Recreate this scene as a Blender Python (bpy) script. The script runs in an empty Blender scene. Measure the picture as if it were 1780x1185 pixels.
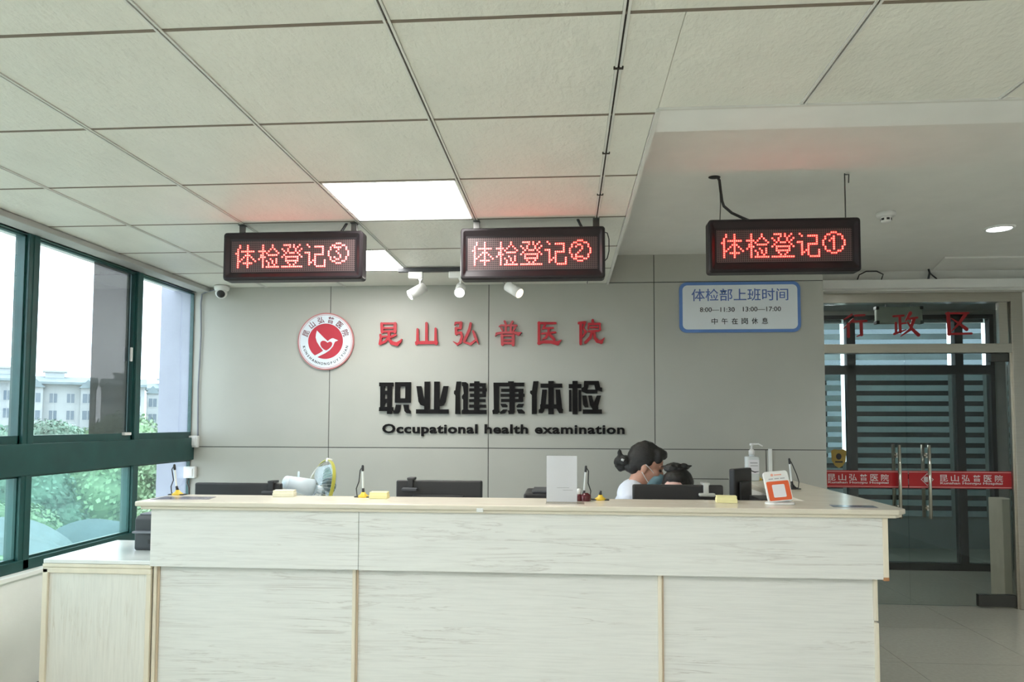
import bpy, bmesh, math, random
from mathutils import Vector, Matrix, noise
random.seed(7)
SC = bpy.context.scene
COL = SC.collection
PI = math.pi

# ------------------------------------------------------------------ camera, world, exposure
CAMZ = 1.45
def make_camera():
    p, yw, r = .0531, .075, .003
    fw = Vector((-math.sin(yw)*math.cos(p), math.cos(yw)*math.cos(p), math.sin(p)))
    ri = Vector((math.cos(yw), math.sin(yw), 0)); up = ri.cross(fw)
    ri2 = ri*math.cos(r)+up*math.sin(r); up2 = -ri*math.sin(r)+up*math.cos(r)
    cd = bpy.data.cameras.new('camera'); c = bpy.data.objects.new('camera', cd); COL.objects.link(c)
    cd.sensor_width = 36; cd.sensor_fit = 'HORIZONTAL'; cd.lens = 1271.4/1780*36; cd.shift_y = 75/1780
    cd.clip_start = .05; cd.clip_end = 500
    m = Matrix((ri2, up2, -fw)).transposed().to_4x4(); m.translation = Vector((0, 0, CAMZ))
    c.matrix_world = m; SC.camera = c
make_camera()
SKY = 5.0
w = bpy.data.worlds.new('overcast_sky'); SC.world = w; w.use_nodes = True
wn = w.node_tree; bg = wn.nodes['Background']
tc = wn.nodes.new('ShaderNodeTexCoord'); sp = wn.nodes.new('ShaderNodeSeparateXYZ'); cr = wn.nodes.new('ShaderNodeValToRGB')
wn.links.new(tc.outputs['Generated'], sp.inputs[0]); wn.links.new(sp.outputs['Z'], cr.inputs[0]); wn.links.new(cr.outputs[0], bg.inputs[0])
cr.color_ramp.elements[0].color = (.82, .90, .97, 1); cr.color_ramp.elements[1].color = (.95, .98, 1, 1)
bg.inputs[1].default_value = SKY
SC.view_settings.view_transform = 'Standard'; SC.view_settings.look = 'None'
SC.view_settings.exposure = 0.25; SC.view_settings.gamma = 1.0
SC.view_settings.use_curve_mapping = False
PANEL_E = 16.0       # ceiling LED panels
LED_E = 7.0         # red sign diodes

# ------------------------------------------------------------------ materials
def newmat(name):
    m = bpy.data.materials.new(name); m.use_nodes = True
    nt = m.node_tree; return m, nt, nt.nodes['Principled BSDF']
def L(nt, a, b): nt.links.new(a, b)
def coords(nt, scale=(1, 1, 1)):
    t = nt.nodes.new('ShaderNodeTexCoord'); mp = nt.nodes.new('ShaderNodeMapping'); mp.inputs['Scale'].default_value = scale
    L(nt, t.outputs['Object'], mp.inputs[0]); return mp.outputs[0]
def noise_node(nt, vec, scale, detail=3, rough=.5, dist=0):
    n = nt.nodes.new('ShaderNodeTexNoise'); n.inputs['Scale'].default_value = scale; n.inputs['Detail'].default_value = detail
    n.inputs['Roughness'].default_value = rough; n.inputs['Distortion'].default_value = dist
    if vec is not None: L(nt, vec, n.inputs['Vector'])
    return n
def ramp(nt, fac, stops):
    r = nt.nodes.new('ShaderNodeValToRGB'); e = r.color_ramp.elements
    while len(e) < len(stops): e.new(.5)
    for k, (p, c) in enumerate(stops):
        e[k].position = p; e[k].color = (*c, 1)
    L(nt, fac, r.inputs[0]); return r.outputs[0]
def mat(name, c, rough=.5, metal=0, var=.06, vs=8, vscale=(1, 1, 1), bump=0, bs=60, spec=.5, emit=None, es=0, sss=0):
    m, nt, b = newmat(name)
    v = coords(nt, vscale); n = noise_node(nt, v, vs, 4)
    lo = tuple(max(0, x*(1-var)) for x in c); hi = tuple(min(1, x*(1+var)) for x in c)
    L(nt, ramp(nt, n.outputs[0], [(.3, lo), (.7, hi)]), b.inputs['Base Color'])
    b.inputs['Roughness'].default_value = rough; b.inputs['Metallic'].default_value = metal
    b.inputs['Specular IOR Level'].default_value = spec
    if sss: b.inputs['Subsurface Weight'].default_value = sss; b.inputs['Subsurface Radius'].default_value = (.02, .008, .004)
    if bump:
        n2 = noise_node(nt, v, bs, 3); bp = nt.nodes.new('ShaderNodeBump'); bp.inputs['Strength'].default_value = bump; bp.inputs['Distance'].default_value = .01
        L(nt, n2.outputs[0], bp.inputs['Height']); L(nt, bp.outputs[0], b.inputs['Normal'])
    if emit: b.inputs['Emission Color'].default_value = (*emit, 1); b.inputs['Emission Strength'].default_value = es
    return m
def glass(name, tint, refl=.5, rough=0.0, haze=None, hz=0.0):
    m, nt, b = newmat(name); nt.nodes.remove(b); out = nt.nodes['Material Output']
    tr = nt.nodes.new('ShaderNodeBsdfTransparent'); gl = nt.nodes.new('ShaderNodeBsdfGlossy'); gl.inputs['Roughness'].default_value = rough
    v = coords(nt); n = noise_node(nt, v, 3, 2)
    L(nt, ramp(nt, n.outputs[0], [(.3, tuple(x*.97 for x in tint)), (.7, tint)]), tr.inputs[0])
    fr = nt.nodes.new('ShaderNodeFresnel'); fr.inputs[0].default_value = 1.5
    mu = nt.nodes.new('ShaderNodeMath'); mu.operation = 'MULTIPLY'; mu.inputs[1].default_value = refl; L(nt, fr.outputs[0], mu.inputs[0])
    mx = nt.nodes.new('ShaderNodeMixShader'); L(nt, mu.outputs[0], mx.inputs[0]); L(nt, tr.outputs[0], mx.inputs[1]); L(nt, gl.outputs[0], mx.inputs[2])
    o = mx.outputs[0]
    if haze:                                   # translucent veil standing in for reflection haze on the pane
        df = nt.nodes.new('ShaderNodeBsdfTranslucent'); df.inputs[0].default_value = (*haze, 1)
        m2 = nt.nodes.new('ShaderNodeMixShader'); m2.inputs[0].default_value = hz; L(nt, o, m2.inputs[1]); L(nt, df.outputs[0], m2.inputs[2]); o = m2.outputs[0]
    L(nt, o, out.inputs[0]); return m
def emitter(name, c, s):
    m, nt, b = newmat(name); b.inputs['Base Color'].default_value = (.8, .8, .8, 1)
    n = noise_node(nt, coords(nt), 2, 1)
    L(nt, ramp(nt, n.outputs[0], [(0, tuple(x*.97 for x in c)), (1, c)]), b.inputs['Emission Color']); b.inputs['Emission Strength'].default_value = s
    return m
def wood(name, base, line, along, scale=1.0, rough=.45, amt=1.0):
    """whitewashed board: long grain lines running along 'x' or 'z'"""
    m, nt, b = newmat(name)
    sc = (.38, 1, 9) if along == 'x' else (9, 9, .55)
    v = coords(nt, tuple(s*scale for s in sc))
    n1 = noise_node(nt, v, 2.2, 6, .6, 1.2)
    lines = ramp(nt, n1.outputs[0], [(.475, (0, 0, 0)), (.50, (1, 1, 1)), (.52, (0, 0, 0))])
    v2 = coords(nt, tuple(s*scale*3 for s in sc)); n2 = noise_node(nt, v2, 4, 4, .6, .4)
    msk = noise_node(nt, coords(nt, (1.3, 1.3, 2.2)), 1.7, 2)
    mk = ramp(nt, msk.outputs[0], [(.42, (.08,)*3), (.62, (.85*amt,)*3)])
    mm = nt.nodes.new('ShaderNodeMath'); mm.operation = 'MULTIPLY'; L(nt, lines, mm.inputs[0]); L(nt, mk, mm.inputs[1])
    fine = ramp(nt, n2.outputs[0], [(.35, tuple(x*.93 for x in base)), (.6, base)])
    mx = nt.nodes.new('ShaderNodeMix'); mx.data_type = 'RGBA'; L(nt, mm.outputs[0], mx.inputs[0]); L(nt, fine, mx.inputs[6]); mx.inputs[7].default_value = (*line, 1)
    L(nt, mx.outputs[2], b.inputs['Base Color']); b.inputs['Roughness'].default_value = rough
    bp = nt.nodes.new('ShaderNodeBump'); bp.inputs['Strength'].default_value = .15; bp.inputs['Distance'].default_value = .002
    L(nt, n2.outputs[0], bp.inputs['Height']); L(nt, bp.outputs[0], b.inputs['Normal'])
    return m
def fabric(name, c):
    m, nt, b = newmat(name); nt.nodes.remove(b); out = nt.nodes['Material Output']
    n = noise_node(nt, coords(nt, (1, 1, 3)), 5, 3); cl = ramp(nt, n.outputs[0], [(.3, tuple(x*.88 for x in c)), (.7, c)])
    d = nt.nodes.new('ShaderNodeBsdfDiffuse'); t = nt.nodes.new('ShaderNodeBsdfTranslucent'); mx = nt.nodes.new('ShaderNodeMixShader'); mx.inputs[0].default_value = .45
    L(nt, cl, d.inputs[0]); L(nt, cl, t.inputs[0]); L(nt, d.outputs[0], mx.inputs[1]); L(nt, t.outputs[0], mx.inputs[2]); L(nt, mx.outputs[0], out.inputs[0])
    return m
def led_board():
    m, nt, b = newmat('led_matrix_board')
    v = coords(nt); sep = nt.nodes.new('ShaderNodeSeparateXYZ'); L(nt, v, sep.inputs[0])
    outs = []
    for ax in ('X', 'Z'):
        d = nt.nodes.new('ShaderNodeMath'); d.operation = 'MULTIPLY'; d.inputs[1].default_value = 100.0; L(nt, sep.outputs[ax], d.inputs[0])
        f = nt.nodes.new('ShaderNodeMath'); f.operation = 'FRACT'; L(nt, d.outputs[0], f.inputs[0])
        g = nt.nodes.new('ShaderNodeMath'); g.operation = 'GREATER_THAN'; g.inputs[1].default_value = .3; L(nt, f.outputs[0], g.inputs[0]); outs.append(g.outputs[0])
    mu = nt.nodes.new('ShaderNodeMath'); mu.operation = 'MULTIPLY'; L(nt, outs[0], mu.inputs[0]); L(nt, outs[1], mu.inputs[1])
    L(nt, ramp(nt, mu.outputs[0], [(0, (.13, .085, .085)), (1, (.022, .010, .011))]), b.inputs['Base Color']); b.inputs['Roughness'].default_value = .5
    return m

M = dict(
 tile=mat('ceiling_tile', (.78, .77, .70), .42, var=.03, bump=.35, bs=55, vscale=(1, .6, 1), spec=.35),
 white_paint=mat('white_ceiling_paint', (.80, .795, .75), .75, var=.02, bump=.05, bs=120, spec=.2),
 white_trim=mat('white_gloss_trim', (.86, .86, .83), .45, var=.02),
 rail=mat('aluminium_rail', (.72, .71, .67), .35, var=.04),
 cornice=mat('grey_cornice', (.46, .46, .44), .5, var=.04),
 groove=mat('dark_groove', (.035, .028, .022), .7),
 brown=mat('brown_joint', (.20, .16, .12), .6),
 panel=mat('grey_wall_panel', (.445, .443, .398), .38, var=.025, vs=3, bump=.04, bs=160, spec=.4),
 seam=mat('wall_seam', (.05, .05, .047), .8),
 plaster=mat('white_plaster', (.80, .80, .78), .8, var=.05, vs=3, bump=.12, bs=30, spec=.2),
 black_base=mat('black_skirting', (.03, .03, .03), .4),
 green=mat('dark_green_frame', (.012, .065, .062), .35, var=.15),
 floor=mat('beige_floor_tile', (.52, .505, .43), .16, var=.05, vs=40, bump=.02, bs=20),
 joint=mat('floor_joint', (.22, .21, .18), .6),
 wood=wood('whitewashed_board', (.79, .785, .745), (.55, .52, .48), 'x'),
 woodv=wood('whitewashed_board_upright', (.78, .755, .69), (.56, .50, .41), 'z', amt=.9),
 woodtop=wood('pale_worktop', (.74, .68, .56), (.60, .53, .42), 'x', rough=.22, amt=.5),
 strip=mat('pale_edge_strip', (.78, .70, .56), .4, var=.06, vscale=(2, 2, .5)),
 strip_shade=mat('shaded_edge_strip', (.62, .50, .37), .5, var=.08),
 cabtop=mat('white_cabinet_top', (.80, .80, .78), .2, var=.03),
 chip=mat('chipped_board', (.42, .20, .09), .8),
 steel=mat('brushed_steel', (.52, .49, .43), .28, 1, var=.06, vscale=(1, 1, 30)),
 chrome=mat('polished_steel', (.80, .77, .70), .12, 1, var=.03),
 steel_dark=mat('dark_steel', (.10, .10, .095), .35, .8),
 black=mat('black_plastic', (.022, .021, .022), .42, var=.15),
 black2=mat('charcoal_plastic', (.05, .052, .058), .5, var=.1),
 signframe=mat('sign_frame_plastic', (.016, .012, .014), .42, var=.1, spec=.3),
 grey=mat('grey_plastic', (.20, .21, .24), .5),
 white=mat('white_plastic', (.82, .82, .80), .35, var=.02),
 cream=mat('cream_paper', (.80, .77, .60), .7),
 yellow=mat('yellow_paper', (.82, .76, .40), .7),
 yel_pl=mat('yellow_plastic', (.75, .52, .05), .4),
 paper=mat('white_paper', (.84, .83, .86), .6, var=.01),
 print_grey=mat('grey_print', (.42, .41, .43), .7),
 darkpaper=mat('printed_sheet', (.20, .18, .22), .18, var=.5, vs=14),
 orange=mat('orange_print', (.80, .13, .035), .4),
 orange_pale=mat('pale_orange_print', (.85, .40, .30), .5),
 red_letter=mat('red_acrylic', (.50, .022, .035), .3, var=.1),
 black_letter=mat('black_acrylic', (.008, .007, .007), .45, var=.2, spec=.12),
 red_ring=mat('pink_red_rim', (.52, .20, .20), .4),
 red_disc=mat('red_disc', (.48, .025, .045), .4),
 pale_disc=mat('pale_blue_white', (.70, .76, .82), .45),
 crest_text=mat('maroon_print', (.20, .07, .09), .5),
 sign_blue=mat('blue_border', (.12, .24, .56), .4),
 sign_blue_text=mat('blue_print', (.10, .17, .46), .5),
 sign_white=mat('white_sign_board', (.76, .80, .83), .45, var=.015),
 ink=mat('black_print', (.03, .03, .035), .6),
 red_film=mat('red_film', (.46, .008, .014), .35, var=.05),
 pink_line=mat('pink_line', (.78, .45, .43), .5),
 film_text=mat('white_film_print', (.80, .74, .74), .5),
 red_transom=mat('red_window_lettering', (.36, .008, .012), .35),
 led=emitter('lit_red_diode', (1.0, .006, .004), LED_E), ledcore=emitter('diode_core', (1.0, .33, .03), 2.2),
 ledboard=led_board(),
 lamp=emitter('led_panel_light', (1.0, .99, .96), PANEL_E),
 spot_cool=emitter('spot_lens', (1.0, .98, .93), 6),
 spot_warm=emitter('warm_spot_lens', (1.0, .78, .48), 2.2),
 down=emitter('downlight_lens', (.95, 1.0, 1.0), 14),
 glass=glass('window_glass', (.93, .98, 1.0), .3),
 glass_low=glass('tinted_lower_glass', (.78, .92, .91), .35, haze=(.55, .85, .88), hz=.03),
 glass_dark=glass('brown_tinted_glass', (.30, .285, .28), .3),
 glass_door=glass('door_glass', (.90, .94, .93), .7),
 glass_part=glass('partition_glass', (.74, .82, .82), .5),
 acrylic=glass('clear_acrylic', (.985, .99, .99), .5),
 blind=fabric('blind_fabric', (.80, .88, .88)),
 sheer=glass('sheer_blind', (.30, .33, .34), .1),
 frame_black=mat('black_frame', (.012, .012, .013), .4),
 corridor=mat('corridor_paint', (.42, .42, .39), .7),
 corridor_ceil=mat('corridor_ceiling', (.34, .35, .34), .7),
 office=mat('office_paint', (.42, .45, .45), .8),
 gold=mat('gold_print', (.38, .26, .05), .4),
 exit_box=mat('grey_green_box', (.34, .37, .31), .5),
 skin=mat('skin', (.56, .30, .21), .5, var=.08, sss=.08),
 skin2=mat('pale_skin', (.68, .42, .36), .5, var=.06, sss=.08),
 hair=mat('black_hair', (.012, .011, .010), .42, var=.4, vs=60, vscale=(1, 1, 6), bump=.5, bs=90),
 coat=mat('white_coat_cloth', (.78, .82, .92), .8, var=.03, bump=.12, bs=18),
 cloth_dark=mat('navy_cloth', (.05, .06, .10), .8, bump=.1, bs=25),
 mask=mat('blue_mask_cloth', (.42, .66, .74), .8, var=.05, bump=.15, bs=40, vscale=(.4, .4, 5)),
 eye=mat('eye', (.03, .02, .018), .2),
 clip=mat('silver_clip', (.65, .66, .64), .3, .6),
 fanwhite=mat('pale_blue_fan_plastic', (.70, .80, .86), .35),
 fanyellow=mat('olive_yellow_plastic', (.42, .40, .06), .4),
 fanblade=glass('clear_fan_blade', (.80, .86, .86), .8),
 wire=mat('cage_wire', (.55, .58, .58), .4, .3),
 bottle=mat('clear_bottle_plastic', (.74, .78, .78), .25),
 maroon=mat('dark_red_bottle', (.10, .012, .018), .25),
 stool=mat('stool_grey', (.12, .12, .13), .6),
 leafA=mat('leaf_green', (.16, .27, .14), .6, var=.5, vs=1.2),
 leafB=mat('leaf_yellow_green', (.27, .36, .15), .6, var=.45, vs=1.2),
 leafC=mat('leaf_blue_green', (.11, .21, .15), .6, var=.5, vs=1.2),
 bark=mat('bark', (.10, .07, .05), .9),
 grass=mat('pale_yard', (.34, .36, .31), .9, var=.4, vs=.4),
 bwall=mat('pale_render', (.34, .37, .38), .8, var=.08, vs=.3),
 bbrown=mat('tan_render', (.36, .25, .19), .8, var=.1, vs=.3),
 roof=mat('slate_roof', (.15, .20, .22), .7, var=.15, vs=.6),
 bwin=mat('house_window', (.10, .14, .18), .25),
 facade=mat('lilac_outer_wall', (.36, .37, .45), .8, var=.03),
 canopy=mat('pale_canopy_sheet', (.17, .25, .29), .4, var=.15, vs=1.5),
)

# ------------------------------------------------------------------ mesh builder
class MB:
    def __init__(s): s.bm = bmesh.new()
    def box(s, x0, x1, y0, y1, z0, z1, bev=0, seg=2):
        b = bmesh.new()
        bmesh.ops.create_cube(b, size=1)
        for v in b.verts: v.co = Vector(((x0+x1)/2+v.co.x*(x1-x0), (y0+y1)/2+v.co.y*(y1-y0), (z0+z1)/2+v.co.z*(z1-z0)))
        if bev: bmesh.ops.bevel(b, geom=b.edges[:], offset=bev, segments=seg, profile=.5, affect='EDGES')
        return s.merge(b)
    def merge(s, b, mtx=None):
        if mtx is not None: bmesh.ops.transform(b, matrix=mtx, verts=b.verts)
        me = bpy.data.meshes.new('tmp'); b.to_mesh(me); b.free(); s.bm.from_mesh(me); bpy.data.meshes.remove(me); return s
    def prism(s, poly, a0, a1, axis='y', bev=0):
        """polygon given in the plane across 'axis' (y: x,z / z: x,y / x: y,z), extruded from a0 to a1"""
        def P(u, v, a): return {'y': (u, a, v), 'z': (u, v, a), 'x': (a, u, v)}[axis]
        b = bmesh.new()
        lo = [b.verts.new(P(u, v, a0)) for u, v in poly]; hi = [b.verts.new(P(u, v, a1)) for u, v in poly]
        b.faces.new(lo); b.faces.new(hi[::-1]); n = len(poly)
        for i in range(n): b.faces.new((lo[i], hi[i], hi[(i+1) % n], lo[(i+1) % n]))
        bmesh.ops.recalc_face_normals(b, faces=b.faces)
        if bev: bmesh.ops.bevel(b, geom=b.edges[:], offset=bev, segments=2, profile=.5, affect='EDGES')
        return s.merge(b)
    def tube(s, pts, r, seg=10, cap=True, smooth=True, squash=None):
        """tube along points; r number or list; round ends"""
        pts = [Vector(p) for p in pts]; n = len(pts); rs = [r]*n if not hasattr(r, '__len__') else list(r)
        b = bmesh.new(); rings = []
        T = [(pts[min(i+1, n-1)]-pts[max(i-1, 0)]).normalized() for i in range(n)]
        up = Vector((0, 0, 1)) if abs(T[0].z) < .9 else Vector((0, 1, 0))
        u = (up-T[0]*up.dot(T[0])).normalized(); stations = []
        def st(p, t, uu, rr): stations.append((p, t, uu, rr))
        us = []
        for i in range(n):
            u = (u-T[i]*u.dot(T[i])).normalized(); us.append(u.copy())
        if cap:
            for a in (85, 60, 30): st(pts[0]-T[0]*rs[0]*math.sin(math.radians(a)), T[0], us[0], rs[0]*math.cos(math.radians(a)))
        for i in range(n): st(pts[i], T[i], us[i], rs[i])
        if cap:
            for a in (30, 60, 85): st(pts[-1]+T[-1]*rs[-1]*math.sin(math.radians(a)), T[-1], us[-1], rs[-1]*math.cos(math.radians(a)))
        for p, t, uu, rr in stations:
            w_ = t.cross(uu)
            rings.append([b.verts.new(p+(uu*math.cos(2*PI*k/seg)+w_*math.sin(2*PI*k/seg))*rr) for k in range(seg)])
        for a, c in zip(rings, rings[1:]):
            for k in range(seg): b.faces.new((a[k], a[(k+1) % seg], c[(k+1) % seg], c[k]))
        b.faces.new(rings[0][::-1]); b.faces.new(rings[-1])
        if smooth:
            for f in b.faces: f.smooth = True
        return s.merge(b)
    def cyl(s, p0, p1, r0, r1=None, seg=24, smooth=True):
        r1 = r0 if r1 is None else r1
        p0, p1 = Vector(p0), Vector(p1); d = p1-p0
        b = bmesh.new(); bmesh.ops.create_cone(b, cap_ends=True, segments=seg, radius1=r0, radius2=r1, depth=d.length)
        if smooth:
            for f in b.faces: f.smooth = len(f.verts) == 4
        m = Matrix.Translation((p0+p1)/2) @ d.to_track_quat('Z', 'Y').to_matrix().to_4x4()
        return s.merge(b, m)
    def lathe(s, prof, loc=(0, 0, 0), seg=28, mtx=None):
        b = bmesh.new(); rings = []
        for r, z in prof: rings.append([b.verts.new((r*math.cos(2*PI*k/seg), r*math.sin(2*PI*k/seg), z)) for k in range(seg)])
        for a, c in zip(rings, rings[1:]):
            for k in range(seg): b.faces.new((a[k], a[(k+1) % seg], c[(k+1) % seg], c[k])).smooth = True
        b.faces.new(rings[0][::-1]); b.faces.new(rings[-1])
        bmesh.ops.recalc_face_normals(b, faces=b.faces)
        return s.merge(b, (Matrix.Translation(loc) @ mtx) if mtx is not None else Matrix.Translation(loc))
    def ball(s, c, r, seg=20, mtx=None):
        r = (r, r, r) if not hasattr(r, '__len__') else r
        b = bmesh.new(); bmesh.ops.create_uvsphere(b, u_segments=seg, v_segments=max(6, seg*2//3), radius=1)
        for f in b.faces: f.smooth = True
        m = Matrix.Translation(c) @ (mtx if mtx is not None else Matrix()) @ Matrix.Diagonal((*r, 1))
        return s.merge(b, m)
    def torus(s, c, R, r, axis='z', seg=36, sseg=8, mtx=None):
        pts = []
        b = bmesh.new(); rings = []
        for i in range(seg):
            a = 2*PI*i/seg
            rings.append([b.verts.new(((R+r*math.cos(2*PI*k/sseg))*math.cos(a), (R+r*math.cos(2*PI*k/sseg))*math.sin(a), r*math.sin(2*PI*k/sseg))) for k in range(sseg)])
        for i in range(seg):
            a, c2 = rings[i], rings[(i+1) % seg]
            for k in range(sseg): b.faces.new((a[k], a[(k+1) % sseg], c2[(k+1) % sseg], c2[k])).smooth = True
        bmesh.ops.recalc_face_normals(b, faces=b.faces)
        rot = {'z': Matrix(), 'y': Matrix.Rotation(PI/2, 4, 'X'), 'x': Matrix.Rotation(PI/2, 4, 'Y')}[axis]
        return s.merge(b, Matrix.Translation(c) @ (mtx if mtx is not None else rot))
    def add_mesh(s, me, mtx=None):
        b = bmesh.new(); b.from_mesh(me); return s.merge(b, mtx)
    def xform(s, mtx): bmesh.ops.transform(s.bm, matrix=mtx, verts=s.bm.verts); return s

WL = {}
def tag(o, label=None, cat=None, group=None, kind=None):
    if label: o['label'] = label
    if cat: o['category'] = cat
    if group: o['group'] = group
    if kind: o['kind'] = kind
    return o
def thing(name, label, cat, loc=(0, 0, 0), group=None, rot=None, kind=None):
    o = bpy.data.objects.new(name, None); COL.objects.link(o); o.location = loc; o.empty_display_size = .05
    if rot: o.rotation_euler = rot
    WL[o.name] = Vector(loc); return tag(o, label, cat, group, kind)
def obj(name, mb, material, parent=None, local=False, origin=None, label=None):
    """one mesh object; coordinates are world ones unless local; parts are moved into their parent's frame"""
    me = bpy.data.meshes.new(name); off = Vector((0, 0, 0))
    if parent is not None and not local: off = WL[parent.name]
    if origin is not None: off = Vector(origin)
    if off.length: bmesh.ops.translate(mb.bm, verts=mb.bm.verts, vec=-off)
    mb.bm.to_mesh(me); mb.bm.free()
    o = bpy.data.objects.new(name, me); COL.objects.link(o); me.materials.append(material)
    if parent is not None: o.parent = parent
    if origin is not None: o.location = origin
    WL[o.name] = off.copy() if not local else Vector((0, 0, 0))
    if label: o['label'] = label
    return o
def single(name, mb, material, label, cat, origin, group=None):
    return tag(obj(name, mb, material, origin=origin), label, cat, group)
def struct(name, mb, material, parent=None, label=None, cat=None):
    o = obj(name, mb, material, parent)
    if parent is None:
        o['kind'] = 'structure'
        if label: tag(o, label, cat or name.split('_')[0])
    return o
def text_bm(body, size=1.0, extrude=.002, offset=0.0, spacing=1.0):
    cu = bpy.data.curves.new('lettering', 'FONT'); cu.body = body; cu.size = size; cu.extrude = extrude/2; cu.offset = offset; cu.space_character = spacing
    cu.resolution_u = 3
    o = bpy.data.objects.new('lettering', cu); COL.objects.link(o); bpy.context.view_layer.update()
    dg = bpy.context.evaluated_depsgraph_get(); me = bpy.data.meshes.new_from_object(o.evaluated_get(dg))
    bpy.data.objects.remove(o); bpy.data.curves.remove(cu)
    b = bmesh.new(); b.from_mesh(me); bpy.data.meshes.remove(me); return b
def text_fit(mb, body, x0, x1, z0, z1, y, ext=.002, offset=0.0, spacing=1.0, mtx=None):
    """lettering on an upright face looking to -Y, stretched to the box it fills"""
    b = text_bm(body, 1.0, 1.0, offset, spacing)
    xs = [v.co.x for v in b.verts]; ys = [v.co.y for v in b.verts]
    ax, bx, ay, by = min(xs), max(xs), min(ys), max(ys)
    for v in b.verts:
        X = x0+(v.co.x-ax)/(bx-ax)*(x1-x0); Z = z0+(v.co.y-ay)/(by-ay)*(z1-z0); Y = y-ext*(v.co.z+.5)
        v.co = Vector((X, Y, Z))
    if mtx is not None: bmesh.ops.transform(b, matrix=mtx, verts=b.verts)
    bmesh.ops.recalc_face_normals(b, faces=b.faces)
    mb.merge(b)
def stroke_polys(pts, ws, rnd=True):
    """brush stroke as one outline polygon"""
    n = len(pts); ws = [ws]*n if not hasattr(ws, '__len__') else ws
    P = [Vector(p) for p in pts]; Lp, Rp = [], []
    for i in range(n):
        t = (P[min(i+1, n-1)]-P[max(i-1, 0)]).normalized(); nn = Vector((-t.y, t.x)); Lp.append(P[i]+nn*ws[i]/2); Rp.append(P[i]-nn*ws[i]/2)
    out = []
    for i in range(n-1): out.append([Lp[i], Lp[i+1], Rp[i+1], Rp[i]])
    for i in range(n):
        if ws[i] > 9 and (rnd or 0 < i < n-1): out.append([P[i]+Vector((math.cos(a*PI/5), math.sin(a*PI/5)))*ws[i]/2*.98 for a in range(10)])
    return out

# ------------------------------------------------------------------ the room
CZ = 2.464; RZ = 2.67; BY = 5.30; RX = 1.815; DY = 6.15; LX = -2.75; WX = -2.822; REAR = -3.2; EAST = 4.4
# floor
fl = MB(); fl.box(LX-.2, 5.6, REAR, 11.2, -.1, -.004); floor = struct('floor', fl, M['joint'], label='pale beige floor of large glossy tiles', cat='floor')
ft = MB(); ts = .8
for i in range(-4, 8):
    for j in range(-11, 15):
        x0, y0 = -2.75+(i+4)*ts, 5.51+(j-3)*ts-.0
        y0 = 5.51+j*ts
        if y0+ts < REAR or y0 > 11 or x0 > 5.6: continue
        ft.box(x0+.0015, min(x0+ts-.0015, 5.6), max(y0+.0015, REAR), min(y0+ts-.0015, 11.2), -.004, 0)
struct('floor_tiles', ft, M['floor'], floor)

# tile ceiling
GX, GY = -.4526, 1.7717
ce = MB()
ce.box(LX-.15, .30, REAR, BY, CZ+.012, CZ+.05); ce.box(.30, EAST, REAR, 2.345, CZ+.012, CZ+.05)
ceiling = struct('ceiling', ce, M['groove'], label='suspended ceiling of square beige panels', cat='ceiling')
lights = {(-1, 2), (-2, 4), (-3, -3), (0, -3), (3, -3), (-3, -6), (0, -6), (3, -6)}  # panels behind the viewer are unseen, added to brighten the room
ct = MB(); cg = MB(); cd_ = MB(); cb = MB()
def clip_tile(x0, x1, y0, y1):
    x0, x1 = max(x0, LX-.1), min(x1, EAST); y0, y1 = max(y0, REAR), min(y1, BY)
    out = []
    if x1-x0 < .02 or y1-y0 < .02: return out
    if y1 <= 2.341 or x1 <= .296: return [(x0, x1, y0, y1)]
    if x0 >= .294: return [(x0, x1, y0, 2.34)] if 2.34-y0 > .02 else []
    out.append((x0, .2955 if y0 > 2.34 else .3035, y0, y1))
    if 2.34-y0 > .02: out.append((.2865, x1, y0, 2.34))
    return out
for i in range(-5, 10):
    for j in range(-9, 7):
        if (i, j) in lights: continue
        for (x0, x1, y0, y1) in clip_tile(GX+i*.6, GX+i*.6+.6, GY+j*.6, GY+j*.6+.6):
            ct.box(x0+.009, x1-.009, y0+.0035, y1-.0035, CZ, CZ+.012, bev=.002, seg=1)
struct('ceiling_panels', ct, M['tile'], ceiling)
for i in range(-4, 9):
    x = GX+i*.6; y1 = BY if x < .29 else 2.34
    for s in (-1, 1): cg.box(x+s*.0062-.0033, x+s*.0062+.0033, REAR, y1, CZ-.004, CZ+.01)
    cd_.box(x-.003, x+.003, REAR, y1, CZ+.003, CZ+.012)
    if i == 1:
        for yy in (2.05, 2.71, 3.21): cd_.box(x-.014, x+.014, yy-.005, yy+.005, CZ-.006, CZ)
for j in range(-8, 7):
    y = GY+j*.6
    cb.box(LX-.1, .295 if y > 2.34 else EAST, y-.006, y+.006, CZ-.0015, CZ+.008)
cg.box(.288, .302, 2.34, BY, CZ-.012, CZ+.03); cg.box(.295, EAST, 2.33, 2.342, CZ-.006, CZ+.03)
struct('ceiling_rails', cg, M['rail'], ceiling); struct('rail_grooves', cd_, M['groove'], ceiling); struct('cross_joints', cb, M['brown'], ceiling)
# bulkhead strip and raised plaster ceiling
t = MB(); t.box(.302, EAST, 2.342, 2.52, CZ-.004, RZ+.02); struct('trim_1', t, M['white_trim'], label='bright white band edging the raised ceiling', cat='trim')
t = MB(); t.box(.28, EAST, 2.5, 6.02, RZ, RZ+.05); t.box(.28, .3, 2.5, BY+.1, CZ+.02, RZ)
struct('ceiling', t, M['white_paint'], label='raised plain white plaster ceiling above the right sign', cat='ceiling')
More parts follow.
